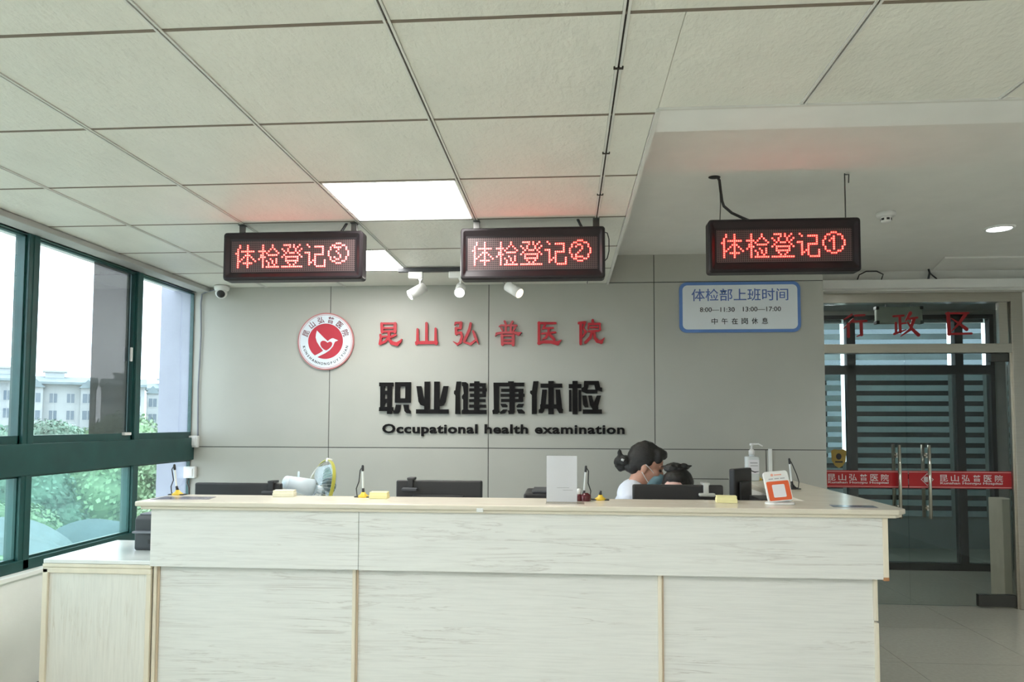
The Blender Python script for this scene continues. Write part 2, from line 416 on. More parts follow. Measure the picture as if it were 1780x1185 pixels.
# back wall in seamed panels
wb = MB(); wb.box(-2.83, RX, BY+.006, BY+.12, 0, RZ+.02)
wall_back = struct('wall_back', wb, M['seam'], label='grey panelled wall behind the reception counter', cat='wall')
wp = MB(); g = .0028
cols = [-2.833, -1.756, -.57, .628, RX]
for a, b in zip(cols, cols[1:]):
    zt = RZ if a > .3 else CZ
    rows = [(0, 1.267), (1.267, 2.468), (2.468, RZ+.01)] if a > .3 or b > .3 else [(0, 1.267), (1.267, CZ+.03)]
    for z0, z1 in rows:
        if a > .3 and z0 == 0:
            for (xa, xb) in ((a, 1.402), (1.402, b)):
                for (za, zb) in ((0, 1.059), (1.059, 1.267)):
                    if xa > 1.3 and za == 0: wp.box(xa+g, xb-g if xb < RX else xb, BY, BY+.006, 0, 1.267-g); continue
                    if xa > 1.3: continue
                    wp.box(xa+g, xb-g, BY, BY+.006, za+g, zb-g)
        elif b > .3 and z0 > 2.4: wp.box(max(.3, a+g), b-g if b < RX else b, BY, BY+.006, z0+g, z1)
        else: wp.box(a+g, b-g if b < RX else b, BY, BY+.006, z0+g, z1-g)
struct('wall_cladding', wp, M['panel'], wall_back)
t = MB(); t.box(RX-.12, RX, BY+.12, DY+.1, 0, RZ+.02); struct('wall_return', t, M['panel'], label='side of the panelled wall beside the glass doors', cat='wall')
# left wall below and around the windows
t = MB(); t.box(LX-.22, LX, REAR, BY+.1, 0, .66); t.box(LX-.22, LX+.0, REAR, BY+.1, CZ-.02, CZ+.2); t.box(LX-.24, LX+.015, REAR, BY, .66, .685, bev=.004)
struct('wall_left', t, M['plaster'], label='white plaster wall below the windows', cat='wall')
t = MB(); t.box(LX, LX+.012, REAR, BY, 0, .1); struct('baseboard_left', t, M['black_base'], label='black skirting under the windows', cat='baseboard')
t = MB(); t.box(LX-.06, LX+.065, REAR, BY, CZ-.034, CZ-.002, bev=.004); struct('trim_2', t, M['cornice'], label='grey cornice strip along the top of the windows', cat='trim')
# walls out of view
t = MB(); t.box(LX-.2, EAST+.1, REAR-.1, REAR, 0, 3); struct('wall_rear', t, M['plaster'])
t = MB(); t.box(EAST, EAST+.1, REAR, DY+.1, 0, 3); struct('wall_right', t, M['plaster'])
# door wall: header, beam and filler by the right post
t = MB(); t.box(RX, EAST, 6.0, DY+.1, 2.512, RZ+.05); t.box(3.64, EAST, DY-.03, DY+.1, 0, 2.52)
struct('wall_door', t, M['white_paint'], label='plain wall over and beside the glass doors', cat='wall')
t = MB(); t.box(RX, EAST, 5.93, 6.005, 2.522, 2.592, bev=.004); struct('trim_3', t, M['white_trim'], label='white boxed beam across the top of the doorway', cat='trim')

# ------------------------------------------------------------------ windows on the left
def pane_box(mb, x, y0, y1, z0, z1): mb.box(x-.003, x+.003, y0, y1, z0, z1)
mull = [(-2.6, -2.52), (-1.05, -.97), (.1, .18), (1.25, 1.33), (2.40, 2.48), (3.57, 3.647), (4.545, 4.60), (5.292, 5.30)]
wf = MB()
Z0, Z1, ZT0, ZT1 = .69, CZ-.012, 1.17, 1.335
for a, b in mull[:-1]:
    wf.box(WX-.05, LX-.04, a, b, Z0, Z1, bev=.003)
    if b < 4: wf.box(LX-.042, LX-.036, a+.03, b-.005, Z0, Z1, bev=.002)
wf.box(WX-.05, LX-.033, REAR, 5.30, ZT0, ZT1, bev=.004); wf.box(WX-.05, LX-.036, REAR, 5.30, Z0-.01, Z0+.05, bev=.003); wf.box(WX-.05, LX-.04, REAR, 5.3, CZ-.034, CZ+.0)
frame = struct('trim_4', wf, M['green'], label='dark green aluminium posts and rails of the window wall', cat='window frame')
n = 0
for (a0, a1), (b0, b1) in zip(mull, mull[1:]):
    n += 1; y0, y1 = a1, b0
    s = MB()
    for (z0, z1) in ((Z0+.05, ZT0), (ZT1, Z1-.03)):
        q = .012 if z0 > 1.2 else .007; h_ = .042 if z0 > 1.2 else .012
        s.box(WX-.012, WX+.014, y0, y0+q, z0, z1); s.box(WX-.012, WX+.014, y1-(q if n < 7 else .004), y1, z0, z1)
        s.box(WX-.012, WX+.014, y0, y1, z0, z0+h_); s.box(WX-.012, WX+.014, y0, y1, z1-.01, z1)
    win = struct('window_%d' % n, s, M['green'], label={5: 'window nearest the left edge of the photo, pale outdoors behind it', 6: 'window left of the printer with a brown tinted strip', 7: 'narrow window in the corner beside the grey wall'}.get(n), cat='window')
    p = MB(); pane_box(p, WX, y0+.01, y1-.01, ZT1+.01, Z1-.02); struct('upper_pane', p, M['glass'], win)
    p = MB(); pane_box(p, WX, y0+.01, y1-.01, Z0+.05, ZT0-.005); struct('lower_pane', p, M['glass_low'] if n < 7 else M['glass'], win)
    if n == 6:
        p = MB(); pane_box(p, WX-.02, 4.17, y1-.012, ZT1+.03, Z1-.03); q_ = struct('tinted_pane', p, M['glass_dark'], win); q_['label'] = 'brown tinted sliding pane'
        p = MB(); p.box(WX+.012, WX+.035, 4.44, 4.51, ZT1+.03, ZT1+.048, bev=.003); p.box(WX+.012, WX+.025, 4.50, 4.515, 1.84, 1.93, bev=.003); struct('latch', p, M['white'], win)

# ------------------------------------------------------------------ ceiling lights
for k, (i, j) in enumerate(sorted(lights)):
    x, y = GX+i*.6, GY+j*.6
    front = {(-1, 2): 'bright square ceiling light fully seen between two hanging signs', (-2, 4): 'square ceiling light half hidden by the sign with a circled 3'}.get((i, j))
    if front is None: front = 'unseen fill light panel added behind the viewer, row %s column %s' % ({-3: 'nearer', -6: 'farther'}[j], {-3: 'by the windows', 0: 'in the middle', 3: 'by the right wall'}[i])
    t = thing('ceiling_light', front, 'ceiling light', (x+.3, y+.3, CZ), group='square ceiling lights')
    m_ = MB()
    for (a, b, c, d) in ((.008, .592, .006, .018), (.008, .592, .582, .594), (.008, .018, .006, .594), (.582, .592, .006, .594)): m_.box(x+a, x+b, y+c, y+d, CZ-.002, CZ+.02)
    obj('frame', m_, M['white_trim'], t)
    m_ = MB(); m_.box(x+.018, x+.582, y+.018, y+.582, CZ+.001, CZ+.011); obj('diffuser', m_, M['lamp'], t)

# ------------------------------------------------------------------ red dot-matrix signs
G = {
 'ti': ['2 6', '2 6', '1 6', '1 3456789', '0 1 6', '1 5 6 7', '1 4 6 8', '1 3 6 9', '1 2 6 A', '1 45678', '1 6', '1 6'],
 'jian': ['2 7', '2 7', '2 6 8', '0123 5 9', '2 4 A', '12 56789', '123', '0 2 6 9', '2 4 7 9', '2 5 7 9', '2 5 8', '2 456789A'],
 'deng': ['1234 6 9', '4 6 8', '0 3 7 A', '1 3 7 9', '2 456 8', '1 9', '0 2345678 A', '2 8', '2345678', '3 7', '4 6', '0123456789A'],
 'ji': ['1', '2 56789', '9', '9', '012 9', '2 56789', '2 5', '2 5', '2 45 A', '235A', '25A', '6789A'],
}
RING = ['456', '2378', '19', '19', '0A', '0A', '0A', '19', '19', '2378', '456']
DIG = {1: {2: '5', 3: '45', 4: '35', 5: '5', 6: '5', 7: '5', 8: '5'}, 2: {2: '45', 3: '36', 4: '6', 5: '5', 6: '4', 7: '3', 8: '3456'}, 3: {2: '3456', 3: '5', 4: '4', 5: '5', 6: '6', 7: '36', 8: '45'}}
def hexs(s): return [int(c, 16) for c in s if c != ' ']
def dots(d):
    out = []
    for k, ch in enumerate(('ti', 'jian', 'deng', 'ji')):
        out.append(sorted({(2+12*k+c, 2+r_) for r_, row in enumerate(G[ch]) for c in hexs(row)}))
    out.append(sorted({(50+c, 1.5+r_) for r_, row in enumerate(RING) for c in hexs(row+DIG[d].get(r_, ''))}))
    return out
def led_sign(x0, x1, z0, z1, yf, d, label):
    cx = (x0+x1)/2; dp = .085; t = thing('led_sign', label, 'LED sign', (cx, yf+dp/2, z0), group='hanging red dot-matrix signs')
    W, H = x1-x0, z1-z0; iw, ih = .64, .16; zc = (z0+z1)/2-.001
    # housing: rounded tray with a sloping bezel round the display
    m_ = MB()
    def ring(w_, h_, y_, c_):
        pts = []
        for sx, sz, a0 in ((1, 1, 0), (-1, 1, 90), (-1, -1, 180), (1, -1, 270)):
            for k in range(5):
                a = math.radians(a0+22.5*k); pts.append((cx+sx*(w_/2-c_)+c_*math.cos(a), y_, zc+sz*(h_/2-c_)+c_*math.sin(a)))
        return pts
    b = bmesh.new()
    prof = [ring(W-.012, H-.012, yf+dp, .012), ring(W, H, yf+dp-.006, .016), ring(W, H, yf+.012, .016), ring(W-.012, H-.012, yf, .014), ring(W-.03, H-.03, yf, .012), ring(iw+.02, ih+.02, yf+.012, .004), ring(iw, ih, yf+.014, .002)]
    vs = [[b.verts.new(p) for p in r_] for r_ in prof]
    for a, c in zip(vs, vs[1:]):
        for k in range(20): b.faces.new((a[k], a[(k+1) % 20], c[(k+1) % 20], c[k]))
    b.faces.new(vs[0]); bmesh.ops.recalc_face_normals(b, faces=b.faces); m_.merge(b)
    h = obj('housing', m_, M['signframe'], t)
    m_ = MB(); m_.box(cx-.32, cx+.32, yf+.014, yf+.022, zc-.08, zc+.08)
    o = obj('display_board', m_, M['ledboard'], local=True); o.data.transform(Matrix.Translation((-(cx-.32), 0, -(zc-.08)))); o.parent = t; o.location = Vector((cx-.32, 0, zc-.08))-Vector(t.location)
    for grp in dots(d):
        m_ = MB(); k_ = MB()
        for (c, r_) in grp:
            x = cx-.32+(c+.5)*.01; z = zc+.08-(r_+.5)*.01
            b = bmesh.new(); bmesh.ops.create_uvsphere(b, u_segments=8, v_segments=5, radius=.0044); m_.merge(b, Matrix.Translation((x, yf+.0125, z)))
            b = bmesh.new(); bmesh.ops.create_uvsphere(b, u_segments=6, v_segments=4, radius=.0017); k_.merge(b, Matrix.Translation((x, yf+.0095, z)))
        o = obj('lit_character', m_, M['led'], t); obj('diode_cores', k_, M['ledcore'], o)
    return t, cx, zc, yf, dp
def hang(t, xs, z, yc):
    for x in xs:
        m_ = MB(); m_.box(x-.016, x+.016, yc-.004, yc+.004, z-.004, CZ-.004, bev=.002); m_.box(x-.016, x+.016, yc-.02, yc+.02, CZ-.008, CZ-.004); obj('bracket', m_, M['steel_dark'], t)
s2, *_ = led_sign(-.526, .187, 2.158, 2.416, 3.55, 2, 'hanging red LED sign ending in a circled 2, by the track spotlights'); hang(s2, (-.45, .145), 2.416, 3.595)
m_ = MB(); m_.tube([(.08, 3.60, 2.41), (.065, 3.605, 2.44), (.055, 3.61, 2.463)], .007, 8); obj('power_lead', m_, M['black'], s2)
m_ = MB(); m_.tube([(.186, 3.6, 2.395), (.2, 3.6, 2.39), (.208, 3.6, 2.36), (.208, 3.6, 2.30), (.2, 3.6, 2.265), (.186, 3.6, 2.25)], .0025, 6); obj('side_cable', m_, M['black'], s2)
s3, *_ = led_sign(-1.741, -1.02, 2.168, 2.414, 3.55, 3, 'hanging red LED sign ending in a circled 3, nearest the windows'); hang(s3, (-1.66, -1.075), 2.414, 3.595)
m_ = MB(); m_.tube([(-1.15, 3.6, 2.41), (-1.135, 3.605, 2.435), (-1.12, 3.61, 2.463)], .007, 8); obj('power_lead', m_, M['black'], s3)
s1, *_ = led_sign(.69, 1.41, 2.184, 2.446, 3.58, 1, 'red LED sign hung on wires, ending in a circled 1')
m_ = MB(); m_.tube([(1.352, 3.62, 2.44), (1.352, 3.62, RZ)], .003, 6); m_.tube([(1.352, 3.62, RZ-.006), (1.372, 3.62, RZ-.006), (1.37, 3.62, RZ-.045)], .003, 6); obj('hanging_wire', m_, M['steel_dark'], s1)
m_ = MB(); m_.tube([(.752, 3.62, 2.44), (.756, 3.62, 2.53)], .0025, 6); m_.tube([(.756, 3.62, 2.53), (.752, 3.62, RZ)], .0025, 6); obj('hanging_wire', m_, M['steel_dark'], s1)
m_ = MB(); m_.tube([(.715, 3.62, RZ-.003), (.742, 3.62, RZ-.004), (.752, 3.62, RZ-.02), (.757, 3.62, 2.60), (.764, 3.62, 2.545), (.772, 3.62, 2.52), (.81, 3.62, 2.485), (.86, 3.62, 2.46), (.89, 3.62, 2.447)], [.007]*9, 10); m_.ball((.728, 3.62, RZ-.005), (.03, .018, .008)); obj('power_lead', m_, M['black'], s1)

# ------------------------------------------------------------------ track spots, downlight, detector, dome camera
t = MB(); t.box(-1.10, -.1, 4.655, 4.69, CZ-.032, CZ-.006, bev=.003); single('light_track', t, M['black2'], 'black lighting track on the ceiling above the emblem wall', 'light track', (-.6, 4.67, CZ-.006))
def spot(x, d, warm, label):
    t = thing('track_spotlight', label, 'spotlight', (x, 4.672, CZ-.032), group='white track spotlights')
    m_ = MB(); m_.box(x-.075, x+.02, 4.655, 4.69, CZ-.075, CZ-.032, bev=.006); m_.prism([(x-.012, CZ-.075), (x+.02, CZ-.075), (x+.008, CZ-.095), (x-.004, CZ-.095)], 4.66, 4.685); obj('adapter', m_, M['white'], t)
    m_ = MB(); m_.tube([(x+.002, 4.672, CZ-.09), (x+.002, 4.672, CZ-.145)], .007, 10); obj('stem', m_, M['white'], t)
    d = Vector(d).normalized(); p0 = Vector((x+.002, 4.672, CZ-.145))-d*.035; p1 = p0+d*.115
    m_ = MB(); m_.cyl(p0, p1, .033, .033, 28); m_.torus(p1, .0315, .003, mtx=d.to_track_quat('Z', 'Y').to_matrix().to_4x4()); obj('lamp_head', m_, M['white'], t)
    m_ = MB(); m_.ball(p1+d*.001, (.0315, .0315, .008), 20, d.to_track_quat('Z', 'Y').to_matrix().to_4x4()); obj('lens', m_, M['spot_warm' if warm else 'spot_cool'], t)
    ld = bpy.data.lights.new('spot_beam', 'SPOT'); ld.energy = 14; ld.spot_size = math.radians(70); ld.spot_blend = .8; ld.color = (1, .82, .58) if warm else (1, .96, .88); ld.shadow_soft_size = .03
    lo = bpy.data.objects.new('spot_beam', ld); COL.objects.link(lo); lo.parent = t; lo.location = p1+d*.03-Vector(t.location); lo.rotation_euler = d.to_track_quat('-Z', 'Y').to_euler()
spot(-.955, (-.62, -.30, -.45), False, 'track spotlight nearest the round emblem, tilted left')
spot(-.69, (.05, -.85, -.45), False, 'middle track spotlight aimed straight forward, cool white')
spot(-.36, (.55, -.40, -.40), True, 'warm glowing track spotlight right of the other two')
t = thing('downlight', 'round recessed downlight in the white ceiling at far right', 'downlight', (2.68, 4.70, RZ))
m_ = MB(); m_.torus((2.68, 4.70, RZ), .075, .012); obj('rim', m_, M['white'], t)
m_ = MB(); m_.cyl((2.68, 4.70, RZ-.008), (2.68, 4.70, RZ+.0), .072, .072, 32); obj('lens', m_, M['down'], t)
ld = bpy.data.lights.new('downlight_beam', 'SPOT'); ld.energy = 45; ld.spot_size = math.radians(110); ld.spot_blend = .7; ld.shadow_soft_size = .06
lo = bpy.data.objects.new('downlight_beam', ld); COL.objects.link(lo); lo.parent = t; lo.location = (0, 0, -.02)
t = thing('smoke_detector', 'small white smoke detector on the ceiling right of the hanging sign', 'smoke detector', (1.84, 4.32, RZ))
m_ = MB(); m_.lathe([(.052, 0), (.052, -.018), (.046, -.024), (.03, -.026)], (1.84, 4.32, RZ)); obj('base', m_, M['white'], t)
m_ = MB(); m_.lathe([(.028, -.024), (.028, -.03), (.028, -.05), (.02, -.056), (.004, -.057)], (1.84, 4.32, RZ)); obj('sensor_cap', m_, M['white'], t)
m_ = MB()
for a in range(6): m_.box(-.008, .008, -.0295, -.026, -.046, -.034); m_.xform(Matrix.Rotation(PI/3, 4, 'Z'))
m_.xform(Matrix.Translation((1.84, 4.32, RZ))); obj('vent_slots', m_, M['black'], t)
t = MB(); t.prism([(2.75, 5.5), (3.6, 5.52), (3.6, 5.9), (2.86, 5.9)], RZ-.012, RZ+.001, 'z'); single('access_panel', t, M['white_paint'], 'shallow white access panel in the ceiling at the far right', 'access panel', (3.1, 5.7, RZ))
t = thing('dome_camera', 'white dome security camera at the ceiling corner above the windows', 'security camera', (-2.56, 5.22, CZ))
m_ = MB(); m_.lathe([(.055, -.003), (.055, -.02), (.05, -.035), (.036, -.04)], (-2.56, 5.22, CZ)); obj('base', m_, M['white'], t)
m_ = MB(); m_.ball((-2.56, 5.215, CZ-.055), .043); obj('housing_ball', m_, M['white'], t)
dv = Vector((.3, -.85, -.42)).normalized(); c_ = Vector((-2.56, 5.215, CZ-.055))+dv*.028
m_ = MB(); m_.ball(c_, (.03, .03, .019), 20, dv.to_track_quat('Z', 'Y').to_matrix().to_4x4()); obj('lens', m_, M['black'], t)
m_ = MB(); m_.tube([(-2.60, 5.25, CZ-.02), (-2.70, 5.285, CZ-.03), (-2.745, 5.285, CZ-.05), (-2.752, 5.285, CZ-.12), (-2.745, 5.286, 2.1), (-2.757, 5.286, 1.7), (-2.75, 5.286, 1.35)], .006, 8)
single('camera_cable', m_, M['grey'], 'thin grey cable down the corner from the dome camera', 'cable', (-2.75, 5.286, 1.35))
t = MB(); t.tube([(2.30, 5.94, 2.594), (2.31, 5.93, 2.63), (2.36, 5.92, 2.655), (2.44, 5.92, 2.655), (2.49, 5.92, 2.63), (2.48, 5.93, 2.594)], .005, 8); single('loose_cable', t, M['black'], 'black cable looped on top of the doorway beam', 'cable', (2.39, 5.93, 2.592))
t = MB(); t.tube([(2.84, 5.94, 2.59), (2.845, 5.925, 2.64), (2.84, 5.93, 2.668)], .008, 8); t.tube([(2.845, 5.93, 2.64), (2.875, 5.925, 2.61), (2.90, 5.935, 2.594)], .006, 8); single('cable_stub', t, M['black'], 'short black cable ends above the doorway beam', 'cable', (2.86, 5.93, 2.592))

# ------------------------------------------------------------------ raised lettering on the wall
def glyph(name, polys, ox, oz, sx, sz, y0, y1, material, label, cat, group):
    """polys in enlarged-tracing units; (ox, oz) world place of the tracing's corner, sx, sz metres per unit"""
    m_ = MB(); xs = []; zs = []
    for q_, pl in enumerate(polys):
        w_ = [(ox+u*sx, oz-v*sz) for u, v in pl]; xs += [a for a, _ in w_]; zs += [c for _, c in w_]
        m_.prism(w_, y0-q_*.00012, y1, 'y')
    return single(name, m_, material, label, cat, ((min(xs)+max(xs))/2, y1, min(zs)), group)
def R(x0, y0, x1, y1): return [(x0, y0), (x1, y0), (x1, y1), (x0, y1)]
def S(*st):
    out = []
    for pts, ws in st: out += stroke_polys(pts, ws)
    return out
ORD = ['first', 'second', 'third', 'fourth', 'fifth', 'sixth']
redA = [
 S(([(122, 122), (130, 255)], 44), ([(115, 120), (340, 120)], 30), ([(333, 120), (330, 255)], 44), ([(125, 192), (335, 190)], 28), ([(125, 248), (335, 245)], 30), ([(106, 298), (112, 350), (100, 438)], [36, 36, 42]), ([(108, 330), (200, 322)], 30), ([(98, 440), (185, 400), (235, 330)], [40, 36, 34]), ([(238, 255), (242, 370)], 44), ([(232, 360), (285, 425), (365, 445), (420, 400), (440, 362)], [30, 60, 62, 36, 8]), ([(272, 330), (342, 302)], [34, 36])),
 S(([(680, 212), (684, 410)], [32, 44]), ([(818, 118), (822, 410)], [36, 44]), ([(960, 205), (964, 410)], [32, 44]), ([(668, 422), (975, 422)], 50), ([(672, 420), (668, 440)], 44), ([(968, 420), (972, 442)], 44)),
 S(([(1255, 150), (1268, 118), (1350, 118)], [20, 34, 36]), ([(1350, 115), (1342, 205)], 42), ([(1272, 205), (1345, 202)], 32), ([(1275, 200), (1280, 292)], 42), ([(1278, 282), (1352, 268)], 34), ([(1352, 268), (1368, 335), (1345, 420), (1298, 452), (1230, 405)], [34, 42, 42, 38, 8]), ([(1500, 128), (1480, 225), (1402, 408)], [36, 42, 42]), ([(1402, 418), (1500, 450), (1572, 392)], [28, 42, 34]), ([(1540, 252), (1572, 345), (1622, 450)], [34, 44, 12])),
]
redB = [
 S(([(232, 82), (250, 122)], 32), ([(350, 88), (326, 128)], 32), ([(150, 158), (178, 142), (410, 145)], [16, 28, 26]), ([(250, 140), (250, 245)], 32), ([(325, 140), (325, 245)], 32), ([(178, 178), (202, 218)], [22, 28]), ([(388, 178), (360, 222)], [32, 22]), ([(94, 300), (115, 262), (200, 250), (370, 248), (440, 272), (484, 246)], [10, 36, 34, 36, 54, 6]), ([(195, 290), (202, 425)], 44), ([(360, 290), (360, 430)], 44), ([(185, 295), (370, 295)], 26), ([(190, 358), (365, 355)], 22), ([(195, 405), (365, 405)], 34)),
 S(([(735, 112), (985, 115)], 34), ([(742, 105), (742, 415)], 40), ([(735, 408), (800, 388), (920, 390), (1015, 412), (1072, 362)], [42, 46, 48, 62, 10]), ([(832, 140), (788, 205)], [34, 12]), ([(812, 190), (950, 184)], 28), ([(785, 268), (985, 250)], 28), ([(885, 190), (882, 262)], 36), ([(882, 255), (842, 330), (790, 352)], [40, 36, 12]), ([(888, 268), (968, 356)], 40)),
 S(([(1356, 112), (1356, 420)], 42), ([(1328, 115), (1418, 106)], 38), ([(1420, 106), (1392, 190), (1430, 245), (1382, 318)], [30, 26, 40, 26]), ([(1530, 75), (1536, 128)], 36), ([(1465, 200), (1476, 132), (1632, 130), (1642, 220)], [24, 40, 40, 26]), ([(1502, 180), (1600, 180)], 28), ([(1472, 238), (1618, 232)], 30), ([(1520, 240), (1498, 325), (1425, 402)], [36, 46, 42]), ([(1550, 240), (1562, 335), (1602, 384), (1655, 398), (1705, 332)], [40, 42, 52, 56, 6])),
]
for k, pl in enumerate(redA): glyph('wall_character', pl, -1.422, 2.238, .004275/8.9, .00422/8.9, BY-.02, BY, M['red_letter'], '%s red raised character of the upper row, counted from the round emblem' % ORD[k], 'wall lettering', 'red raised characters')
for k, pl in enumerate(redB): glyph('wall_character', pl, -.5665, 2.231, .004167/8.476, .0042/8.476, BY-.02, BY, M['red_letter'], '%s red raised character of the upper row, counted from the round emblem' % ORD[k+3], 'wall lettering', 'red raised characters')
blkC = [
 [R(80, 125, 288, 182), R(97, 125, 160, 550), R(200, 125, 268, 592), R(97, 246, 268, 303), R(97, 366, 268, 428), R(97, 486, 250, 550), [(85, 490), (290, 490), (290, 545), (80, 550)],
  R(315, 120, 548, 183), R(315, 360, 548, 425), R(315, 120, 388, 425), R(468, 120, 548, 425), [(330, 455), (402, 455), (385, 560), (360, 588), (300, 588), (290, 545), (315, 535)], [(440, 455), (515, 455), (525, 520), (548, 545), (552, 588), (490, 580), (460, 550)]],
 [R(750, 112, 830, 525), R(893, 112, 972, 525), [(632, 180), (703, 180), (750, 400), (790, 480), (755, 478), (695, 458), (665, 410)], [(1030, 178), (1102, 178), (1062, 410), (1035, 462), (975, 475), (940, 480), (975, 400)], R(630, 522, 1107, 585)],
 [[(1222, 112), (1285, 112), (1270, 290), (1278, 590), (1205, 590), (1208, 320), (1185, 290), (1187, 250), (1205, 240)], [(1300, 120), (1360, 120), (1388, 145), (1385, 520), (1420, 535), (1420, 590), (1300, 590), (1300, 540), (1322, 520), (1322, 380), (1303, 360), (1303, 325), (1330, 290), (1318, 190), (1300, 170)], R(1380, 530, 1660, 590), R(1480, 108, 1555, 590),
  R(1415, 135, 1650, 183), R(1408, 212, 1662, 258), R(1420, 290, 1650, 338), R(1408, 370, 1645, 415), R(1410, 450, 1655, 497), R(1600, 135, 1650, 338)],
]
blkD = [
 [R(285, 105, 370, 150), R(68, 125, 525, 180), [(68, 125), (150, 125), (150, 520), (160, 560), (130, 588), (60, 588), (52, 535), (75, 520)], R(305, 150, 385, 560), [(285, 535), (385, 535), (385, 560), (365, 588), (295, 588)], R(183, 215, 515, 262), R(175, 290, 530, 335), R(183, 365, 500, 412), R(440, 215, 512, 405),
  [(170, 437), (250, 437), (280, 465), (275, 490), (200, 490)], [(215, 520), (275, 520), (240, 580), (170, 588), (165, 560)], [(440, 437), (520, 437), (500, 490), (415, 490), (410, 470)], [(415, 518), (490, 518), (535, 560), (530, 585), (440, 580)]],
 [[(660, 105), (735, 105), (712, 300), (712, 588), (637, 588), (637, 310), (610, 280), (612, 245), (640, 240)], R(880, 102, 962, 150), R(765, 140, 1085, 200), R(880, 150, 962, 590), [(790, 228), (860, 228), (838, 480), (815, 550), (795, 575), (740, 570), (740, 525), (762, 505)], [(985, 228), (1055, 228), (1085, 505), (1100, 520), (1095, 575), (1040, 575), (1000, 510)], R(760, 445, 1080, 508)],
 [R(1235, 102, 1310, 588), R(1180, 147, 1367, 208), R(1183, 232, 1220, 550), R(1325, 232, 1365, 545), [(1405, 102), (1475, 160), (1455, 228), (1440, 285), (1370, 255), (1365, 205), (1400, 190)], R(1405, 102, 1620, 160), [(1555, 160), (1620, 102), (1640, 195), (1668, 200), (1668, 260), (1570, 230)], R(1440, 228, 1600, 285),
  [(1380, 315), (1440, 315), (1470, 490), (1415, 490), (1390, 450)], [(1465, 315), (1520, 315), (1548, 420), (1612, 520), (1530, 520), (1490, 455)], [(1590, 315), (1652, 315), (1610, 470), (1612, 520), (1530, 520), (1548, 420)], R(1385, 518, 1665, 582)],
]
for k, pl in enumerate(blkC): glyph('wall_character', pl, -1.416, 1.8065, .004252/8.476, .00419/8.476, BY-.02, BY, M['black_letter'], '%s black blocky character of the middle row, counted from the emblem side' % ORD[k], 'wall lettering', 'black raised characters')
for k, pl in enumerate(blkD): glyph('wall_character', pl, -.5655, 1.8045, .004155/8.476, .00417/8.476, BY-.02, BY, M['black_letter'], '%s black blocky character of the middle row, counted from the emblem side' % ORD[k+3], 'wall lettering', 'black raised characters')
# small Latin line: every cut-out letter on its own
def latin_line(words, x0, x1, zb, capH, y1):
    full = ' '.join(words)
    def bounds(b): return min(v.co.x for v in b.verts), max(v.co.x for v in b.verts)
    b = text_bm(full, 1, .1, .03, 1.08); fx0, fx1 = bounds(b); H = max(v.co.y for v in b.verts); b.free(); sx = (x1-x0)/(fx1-fx0)
    sz = capH/H; idx = 0
    for wd in words:
        for k, ch in enumerate(wd):
            i0 = full.index(wd)+k
            b = text_bm(full[:i0+1], 1, .1, .03, 1.08); _, r_ = bounds(b); b.free()
            g_ = text_bm(ch, 1, 1, .03)
            a0, a1 = bounds(g_)
            for v in g_.verts: v.co = Vector((x0+(r_-fx0-(a1-v.co.x))*sx, y1-.012*(v.co.z+.5), zb+v.co.y*sz))
            bmesh.ops.recalc_face_normals(g_, faces=g_.faces)
            m_ = MB(); m_.merge(g_)
            nth = ['first', 'second', 'third', 'fourth', 'fifth', 'sixth', 'seventh', 'eighth', 'ninth', 'tenth', 'eleventh', 'twelfth'][k]
            single('wall_letter', m_, M['black_letter'], 'small black letter %s, %s letter of the word %s on the wall' % (ch, nth, wd), 'wall lettering', (x0+(r_-fx0-(a1-a0)/2)*sx, y1, zb), 'small black letters of the English line')
latin_line(['Occupational', 'health', 'examination'], -1.351, .412, 1.376, .066, BY)

# ------------------------------------------------------------------ round emblem
EX, EZ, ER = -1.783, 2.051, .212
em = thing('emblem', 'round red and white bird emblem on the grey wall', 'emblem', (EX, BY, EZ-ER))
m_ = MB(); m_.cyl((EX, BY, EZ), (EX, BY-.022, EZ), ER, ER, 72); obj('rim', m_, M['red_ring'], em)
m_ = MB(); m_.cyl((EX, BY-.02, EZ), (EX, BY-.0235, EZ), ER*.955, ER*.955, 72); obj('pale_line', m_, M['pale_disc'], em)
m_ = MB(); m_.torus((EX, BY-.0235, EZ), ER*.925, .0016, 'y', 72, 6); obj('thin_line', m_, M['red_ring'], em)
m_ = MB(); m_.cyl((EX, BY-.021, EZ), (EX, BY-.0245, EZ), ER*.62, ER*.62, 72); obj('red_field', m_, M['red_disc'], em)
u = ER/492
def E(p): return (EX+(p[0]-622)*u, EZ-(p[1]-605)*u)
bird = [(470, 420), (580, 530), (662, 605), (700, 575), (730, 558), (760, 555), (800, 572), (845, 592), (790, 615), (775, 645), (758, 692), (700, 760), (620, 812), (540, 850), (480, 880), (430, 855), (520, 812), (585, 770), (520, 690), (470, 610), (450, 540), (455, 480)]
m_ = MB(); m_.prism([E(p) for p in bird], BY-.027, BY-.024); obj('bird', m_, M['pale_disc'], em)
heart = [(662, 632), (690, 615), (715, 614), (738, 628), (744, 655), (735, 685), (715, 712), (680, 742), (636, 766), (590, 742), (556, 708), (536, 668), (535, 635), (546, 612), (570, 598), (600, 597), (632, 610)]
m_ = MB(); m_.prism([E(p) for p in heart], BY-.0285, BY-.0265); obj('heart', m_, M['red_disc'], em)
m_ = MB()
